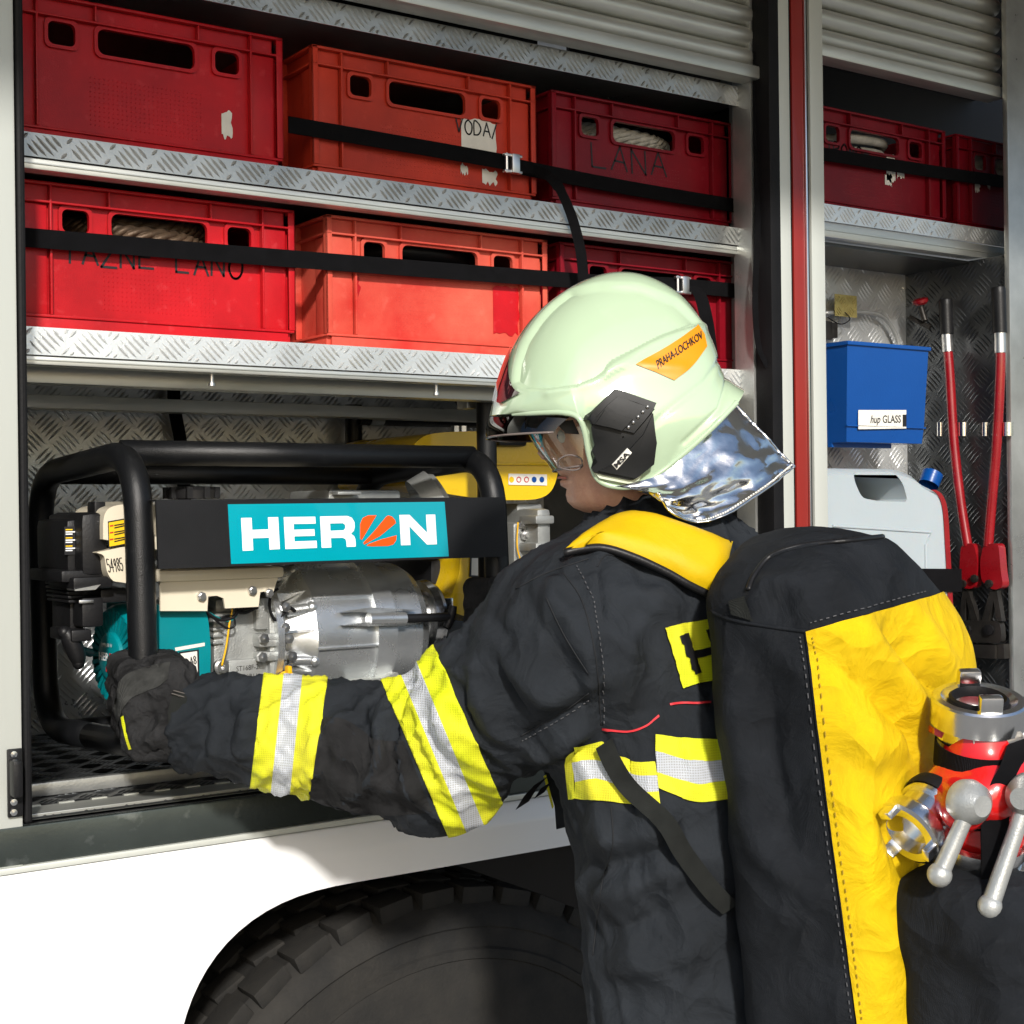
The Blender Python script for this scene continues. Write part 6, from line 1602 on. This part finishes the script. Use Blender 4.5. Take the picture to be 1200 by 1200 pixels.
# flap of the jacket front hanging open, reflective edge
fl = MB()
L = [(636, 900), (650, 890), (670, 885), (674, 960), (668, 968), (652, 972), (650, 945)]
fl.prism([at_d(x, y, 1.80) for x, y in L], FW * .012); fo = fl.build('front_flap', JACKET, man)
fl = MB(); fl.prism([at_d(x, y, 1.797) for x, y in ((637, 910), (640, 908), (649, 945), (647, 948))], FW * .003); fl.build('flap_edge', HIVIS, fo)
# trousers and boots (mostly below the picture)
ftL = Vector((hip[0], hip[1], 0)) + LEFT * .13 + FACE * .02; ftR = Vector((hip[0], hip[1], 0)) - LEFT * .13 + FACE * .12
def leg_sdf(P):
    hL = hip + nL * .09 + np.array([0, 0, -.1]); hR = hip - nL * .09 + np.array([0, 0, -.1]); d = None
    for h_, ft in ((hL, NP(ftL)), (hR, NP(ftR))):
        kn2 = (h_ + ft) / 2 + nF * .05; q = smin(capsule(P, h_, kn2, .105, .085), capsule(P, kn2, ft + np.array([0, 0, .12]), .085, .085), .03); d = q if d is None else smin(d, q, .03)
    return np.maximum(d, .10 - P[:, 2])
lv, lf = surface_nets(leg_sdf, hip - np.array([.4, .4, 1.3]), hip + np.array([.4, .4, .1]), .014); lv = relax(lv, lf, 2); mesh_obj('trousers', lv, lf, [JACKET], man)
for ft in (ftL, ftR):
    q = NP(ft)
    bv_, bf_ = surface_nets(lambda P: smax(smin(smin(capsule(P, q + np.array([0, 0, .05]), q + nF * .17 + np.array([0, 0, .035]), .055, .045), capsule(P, q + np.array([0, 0, .05]), q + np.array([0, 0, .28]), .06, .068), .04), 9 + 0 * P[:, 0], .01), .002 - P[:, 2], .004), q - np.array([.3, .3, .05]), q + np.array([.3, .3, .4]), .012)
    mesh_obj('boot', bv_, bf_, [RUBBER], man)

# ================================================================== hose backpack
pack = thing('backpack', Vector((at_d(960, 1000, 1.55).x, at_d(960, 1000, 1.55).y, .95)), 'yellow and black hose backpack on the back of the person', 'backpack')
pL, pB = LEFT, BACK
lean = (Vector(at_d(815, 720, 1.53)) - Vector(at_d(850, 1060, 1.53))).normalized()     # runs up along the pack
PC = at_d(1000, 850, 1.575)
pax = [NP(pL), NP(pB), np.array([0, 0, 1.])]
def pack_sdf(P):
    Q = P - NP(PC); zz = Q[:, 2]
    Q = Q - np.outer(zz, NP(lean) / lean.z - np.array([0, 0, 1.]))         # shear along the lean
    l, b = Q @ NP(pL), Q @ NP(pB)
    l0 = l
    q = np.stack([np.abs(l) - .158 + .045, np.abs(b) - .080 + .045, np.abs(zz + .09) - .33 + .06], 1)
    d = np.linalg.norm(np.maximum(q, 0), axis=1) + np.minimum(q.max(axis=1), 0) - .05
    # belly of the main pocket
    top = (zz - .212 + .50 * np.maximum(-(l + .02), 0) + 3.2 * np.maximum(-(l + .02), 0) ** 2 * .6 + .30 * np.maximum(b - .0, 0) + .55 * np.maximum(l - .06, 0)) * .86
    return smax(d, top, .05)
plo, phi = NP(PC) - np.array([.34, .34, .52]), NP(PC) + np.array([.34, .34, .34])
pv, pf = surface_nets(pack_sdf, plo, phi, .006); pv = relax(pv, pf, 3); bp0 = bvh_of(pv, pf)
PF = []
for L, amp, w in (([(960, 760), (1000, 800), (1050, 850), (1070, 900)], -.010, .016), ([(1000, 740), (1040, 790), (1085, 850)], .012, .018), ([(1020, 735), (1070, 790), (1110, 820)], -.010, .012), ([(985, 840), (1020, 870), (1060, 880)], .010, .020), ([(990, 900), (1010, 960), (1015, 1040)], .008, .018),
                  ([(1005, 930), (1040, 980), (1060, 1040)], -.010, .016), ([(1030, 940), (1060, 970), (1085, 975)], .010, .014), ([(880, 720), (900, 690), (930, 690), (960, 720)], .012, .016), ([(860, 760), (870, 850), (890, 950)], .007, .02), ([(900, 780), (905, 880), (930, 1000)], -.007, .018), ([(930, 650), (980, 690), (1010, 720)], .009, .018), ([(870, 940), (900, 1000), (950, 1040)], .008, .016), ([(1060, 720), (1090, 760), (1115, 800)], .008, .018), ([(900, 615), (960, 635), (1030, 660)], -.006, .010)):
    Q = [q for q in (hit(bp0, x, y, 0) for x, y in L) if q is not None]
    if len(Q) > 1: PF.append((Q, amp, w))
pn = vnormals(pv, pf); pv = fold_disp(pv, pn, [(a, b * 1.5, c) for a, b, c in PF]); pn = vnormals(pv, pf)
pv = pv + pn * np.array([.004 * (1 - 2 * abs(noise.noise(Vector(p) * 10 + Vector((5, 5, 2))))) + .0012 * noise.noise(Vector(p) * 40) for p in pv])[:, None]
pv = relax(pv, pf, 1)
# cut into a yellow main pocket and black body along seam planes
bm = bmesh.new(); vs = [bm.verts.new(p) for p in pv]
for q in pf: bm.faces.new([vs[i] for i in q])
e1 = Vector(at_d(945, 740, 1.45)); nA = plane_px((945, 740), (985, 1049), (1050, 850))
if nA.dot(-pL) < 0: nA = -nA
h1 = e1; nB = plane_px((945, 740), (1085, 700), (1020, 850))
for p, n_ in ((e1, nA), (h1, nB)): bmesh.ops.bisect_plane(bm, geom=bm.verts[:] + bm.edges[:] + bm.faces[:], plane_co=p, plane_no=n_)
bm.normal_update()
def is_y(c, n_): return (c - e1).dot(nA) > 0 and (c - h1).dot(nB) > 0 and (c - Vector(PC)).dot(pB) > -.075
Yf_, Bf_ = [], []
for fc_ in bm.faces: (Yf_ if is_y(fc_.calc_center_median(), fc_.normal) else Bf_).append(fc_)
def sub(faces, name, mat, swell):
    ids = {}; V_ = []; Fc = []; loc = pack.location
    for fc_ in faces:
        q = []
        for v in fc_.verts:
            if v.index not in ids: ids[v.index] = len(V_); V_.append(v.co + v.normal * swell - loc)
            q.append(ids[v.index])
        Fc.append(q)
    me = bpy.data.meshes.new(name); me.from_pydata(V_, [], Fc); me.materials.append(mat); shade(me, 180)
    o = bpy.data.objects.new(name, me); COL.objects.link(o); o.parent = pack; return o
bm.verts.index_update(); bm.verts.ensure_lookup_table()
sub(Yf_, 'main_pocket', PACKY, .003); sub(Bf_, 'pack_body', PACKB, 0); bm.free()
bpk = bvh_of(pv, pf)
# zip along the hood, zip pull, strap tab, seam piping
def line_on(bv, L, off, r, name, mat, parent, n_=6):
    P = [q for q in (hit(bv, p.x, p.y, off) for p in spline([Vector((x, y, 0)) for x, y in L], n_)) if q is not None]
    if len(P) > 3: m = MB(); m.tube(P, r, 8); return m.build(name, mat, parent, True, angle=180)
line_on(bpk, [(878, 692), (884, 676), (900, 655), (925, 644), (960, 638), (1000, 634), (1034, 630)], .001, .0030, 'zip', BLACK, pack)
line_on(bpk, [(880, 684), (892, 662), (915, 648), (950, 640), (1000, 632)], .001, .0022, 'zip_flap', PACKB, pack)
line_on(bpk, [(820, 708), (850, 724), (900, 734), (945, 740)], .0006, .0018, 'seam', PACKB, pack)
line_on(bpk, [(945, 740), (952, 800), (965, 900), (976, 980), (985, 1049), (992, 1110)], .001, .0020, 'seam', PACKB, pack)
def stitches(bv, L, off, name, mat, parent, r=.0006, n_=10):
    P = [q for q in (hit(bv, p.x, p.y, off) for p in spline([Vector((x, y, 0)) for x, y in L], n_)) if q is not None]
    m = MB()
    for a_, b_ in list(zip(P, P[1:]))[::2]: m.tube([a_, a_.lerp(b_, .9)], r, 5)
    if m.v: m.build(name, mat, parent)['kind'] = 'stuff'
thr = pbr('grey_thread', (.08, .08, .085), .7)
ythr = pbr('ochre_thread', (.35, .22, .01), .7)
stitches(bpk, [(938, 746), (946, 800), (958, 900), (970, 985), (980, 1060), (990, 1130), (998, 1195)], .002, 'stitching', thr, pack, n_=14)
stitches(bpk, [(953, 746), (961, 800), (974, 900), (985, 985), (994, 1060), (1003, 1130), (1010, 1195)], .005, 'stitching', ythr, pack, n_=14)
stitches(bpk, [(950, 730), (1000, 716), (1050, 702), (1084, 693)], .002, 'stitching', thr, pack, n_=14)
stitches(bvj, [(676, 664), (694, 700), (700, 740), (706, 790), (709, 850)], .002, 'stitching', thr, man, n_=14)
stitches(bvj, [(612, 868), (652, 846), (692, 818)], .002, 'stitching', thr, man, n_=14)
m = MB(); decal(m, bpk, [[(856, 706), (876, 700)], [(860, 720), (884, 728)]], .004, 0, 5, 4); m.build('pull_tab', WEBG, pack, True)
m = MB(); decal(m, bv0, pk_pad_rows, .010, 0, 40, 14, th=.012); pad = m.build('shoulder_pad', PAD, pack, True, angle=180)
line_on(bv0, [(662, 656), (700, 650), (737, 659), (777, 675), (806, 690), (834, 703)], .009, .0045, 'pad_binding', BLACK, pack)
line_on(bv0, [(850, 640), (800, 622), (760, 611)], .008, .003, 'pad_binding', BLACK, pack)
m = MB(); P = [hit(bvj, x, y, .010) for x, y in ((708, 868), (722, 893), (745, 925), (775, 962), (805, 1000), (832, 1036), (850, 1062))]; P = [p for p in P if p]; P = spline(P, 5)
m.ribbon(P, [RT * .85 + UP * .55] * len(P), .020, 0, .002); m.build('side_strap', WEBG, pack, True, angle=60)
# loose strap ends at the front
ls = MB(); ls.ribbon([at_d(634, 915, 1.70), at_d(622, 928, 1.70), at_d(612, 944, 1.70)], RT * .8 + UP * .5, .018, 0, .002); ls.ribbon([at_d(640, 920, 1.705), at_d(632, 932, 1.705)], RT * .8 + UP * .5, .014, 0, .002); ls.build('strap_end', WEB, pack)['kind'] = 'stuff'

# ================================================================== divider valve strapped to the pack
DD = 1.45
dv = thing('hose_divider', at_d(1150, 1030, DD), 'red hose divider with bright couplings strapped to the yellow backpack', 'hose divider')
dvu = (UP + RT * -.02 - FW * .0).normalized()
def D(px, py, o=0): return at_d(px, py, DD - o)
tilt = (UP * .965 - FW * .26).normalized()          # coupling top faces up and a little to the viewer
c0 = D(1147, 820)
def ring(m):
    m.lathe([(-.030, .034), (-.028, .038), (-.012, .038), (-.012, .045), (.012, .045), (.014, .043), (.0145, .036), (.011, .030), (.010, .027), (-.004, .026), (-.006, .0)], c0 - tilt * .012, tilt, 64)
top = one('top_coupling', CHROME, dv, ring, angle=25)
one('gasket', RUBBER, top, lambda m: m.lathe([(.000, .0275), (.006, .0285), (.008, .026), (.004, .0235), (-.002, .0235)], c0 - tilt * .004, tilt, 48), angle=60)
for s_ in (-1, 1):
    q = c0 + (FW * s_ + UP * .27 * s_).normalized() * .0345
    one('coupling_lug', CHROME, top, lambda m: m.obox(q + tilt * .008, RT, (FW + UP * .27).normalized(), tilt, .011, .006, .010, 0, .003))
one('top_neck', CHROME, dv, lambda m: m.tube([c0 - tilt * .040, c0 - tilt * .075], .032, 36), angle=60)
one('neck_plate', STEEL, dv, lambda m: m.prism([D(1140, 864, .03), D(1196, 857, .03), D(1200, 862, .03), D(1180, 868, .03), D(1142, 870, .03)], -UP * .004))
body = [(1146, 866), (1146, 900), (1146, 950), (1150, 990)]
def dbody(P):
    d = capsule(P, NP(D(1150, 868)), NP(D(1152, 900)), .034, .036)
    d = smin(d, capsule(P, NP(D(1152, 900)), NP(D(1156, 975)), .038, .036), .01)
    d = smin(d, capsule(P, NP(D(1148, 905)), NP(D(1097, 952, .01)), .034, .030), .012)
    d = smin(d, capsule(P, NP(D(1150, 905)), NP(D(1215, 940, .01)), .034, .030), .012)
    d = smin(d, capsule(P, NP(D(1112, 928, .0)), NP(D(1128, 948, .055)), .024, .022), .008)
    d = smin(d, capsule(P, NP(D(1128, 920, -.01)), NP(D(1160, 930, .03)), .028, .03), .01)
    return d
dvv, dvf = surface_nets(dbody, NP(D(1150, 920)) - .15, NP(D(1150, 920)) + .15, .004); dvv = relax(dvv, dvf, 2)
mesh_obj('valve_body', dvv, dvf, [DIVRED], dv)
one('red_arm', DIVRED, dv, lambda m: m.prism([D(x, y, .0) for x, y in ((1095, 853), (1115, 862), (1130, 872), (1116, 872), (1095, 861))], FW * .02))
def branch(a, b, nm='branch_coupling'):
    ax_ = (b - a).normalized(); L_ = (b - a).length
    o = one(nm, CHROME, dv, lambda m: m.lathe([(0, .030), (.010, .031), (.010, .027), (L_ * .55, .027), (L_ * .55, .033), (L_ * .62, .0345), (L_ * .82, .0345), (L_ * .86, .031), (L_ * .86, .022), (L_ * .6, .020), (L_ * .6, 0)], a, ax_, 44), angle=25)
    one('gasket', RUBBER, o, lambda m: m.lathe([(-.006, .0315), (.002, .033), (.008, .0315)], a - ax_ * .004, ax_, 36), angle=60)
    nn = ax_.orthogonal().normalized(); bb = ax_.cross(nn)
    for k in range(3):
        a2 = k * 2.094 + .5; one('coupling_lug', CHROME, o, lambda m: m.obox(a + ax_ * L_ * .90 + (nn * math.cos(a2) + bb * math.sin(a2)) * .029, nn * math.cos(a2) + bb * math.sin(a2), ax_.cross(nn * math.cos(a2) + bb * math.sin(a2)), ax_, .004, .007, .010, 0, .002))
branch(D(1095, 944, .012), D(1056, 984, .040))
branch(D(1222, 944, .012), D(1262, 972, .022))
# bottom coupling
cb = D(1150, 1000)
one('bottom_coupling', CHROME, dv, lambda m: m.lathe([(.016, .034), (.014, .041), (.003, .041), (.001, .038), (-.006, .038), (-.008, .044), (-.022, .044), (-.024, .040), (-.03, .040)], cb, tilt, 56), angle=25)
one('bottom_neck', RUBBER, dv, lambda m: m.tube([cb + tilt * .018, D(1152, 962)], .035, 36), angle=60)
# levers
def lever(hub0, hub1, tip, rt):
    m = MB(); ax_ = (hub1 - hub0).normalized(); L_ = (hub1 - hub0).length
    m.lathe([(0, .020), (L_ * .3, .0215), (L_ * .7, .0185), (L_ * .95, .011), (L_, .010), (L_, 0)], hub0, ax_, 32)
    s = hub0.lerp(hub1, .45); m.tube([s, s.lerp(tip, .3), s.lerp(tip, .9), tip], [.0095, .0075, .0085, .009], 16); m.ball(tip, rt, 20)
    m.build('lever', GREYPNT, dv, True, angle=50)
lever(D(1128, 938, .060), D(1152, 945, .085), D(1101, 1025, .075), .0115)
lever(D(1212, 930, .055), D(1196, 936, .085), D(1160, 1062, .08), .0115)
# black belt that ties it, and its pouch
ds = thing('tie_strap', D(1150, 870, .04), 'black webbing belt tied round the red hose divider', 'strap')
m = MB()
P = []
for k in range(19):
    a = -2.0 + k * 3.4 / 18; P.append(D(1148, 874) + (RT * math.sin(a) * .042 - FW * math.cos(a) * .042) - UP * (.006 + .012 * math.cos(a * .9)))
m.ribbon(P, UP + RT * .08, .022, 0, .002)
m.ribbon(spline([D(1196, 868, .035), D(1188, 890, .05), D(1172, 922, .055), D(1166, 960, .05), D(1166, 1000, .055), D(1166, 1032, .05)], 6), [RT + UP * .35] * 16 + [RT] * 15, .026, 0, .0022); m.build('webbing', WEB, ds, True, angle=60)
def pouch_sdf(P):
    return smin(rbox(P, NP(D(1165, 1120)), pax, (.085, .062, .085), .03), rbox(P, NP(D(1120, 1070, .01)), pax, (.045, .05, .03), .018), .03)
qv, qf = surface_nets(pouch_sdf, NP(D(1150, 1090)) - .2, NP(D(1150, 1090)) + .2, .007); qv = relax(qv, qf, 2); qn = vnormals(qv, qf)
qv = qv + qn * np.array([.004 * (1 - 2 * abs(noise.noise(Vector(p) * 16))) for p in qv])[:, None]
mesh_obj('divider_pouch', qv, qf, [PACKB], pack)
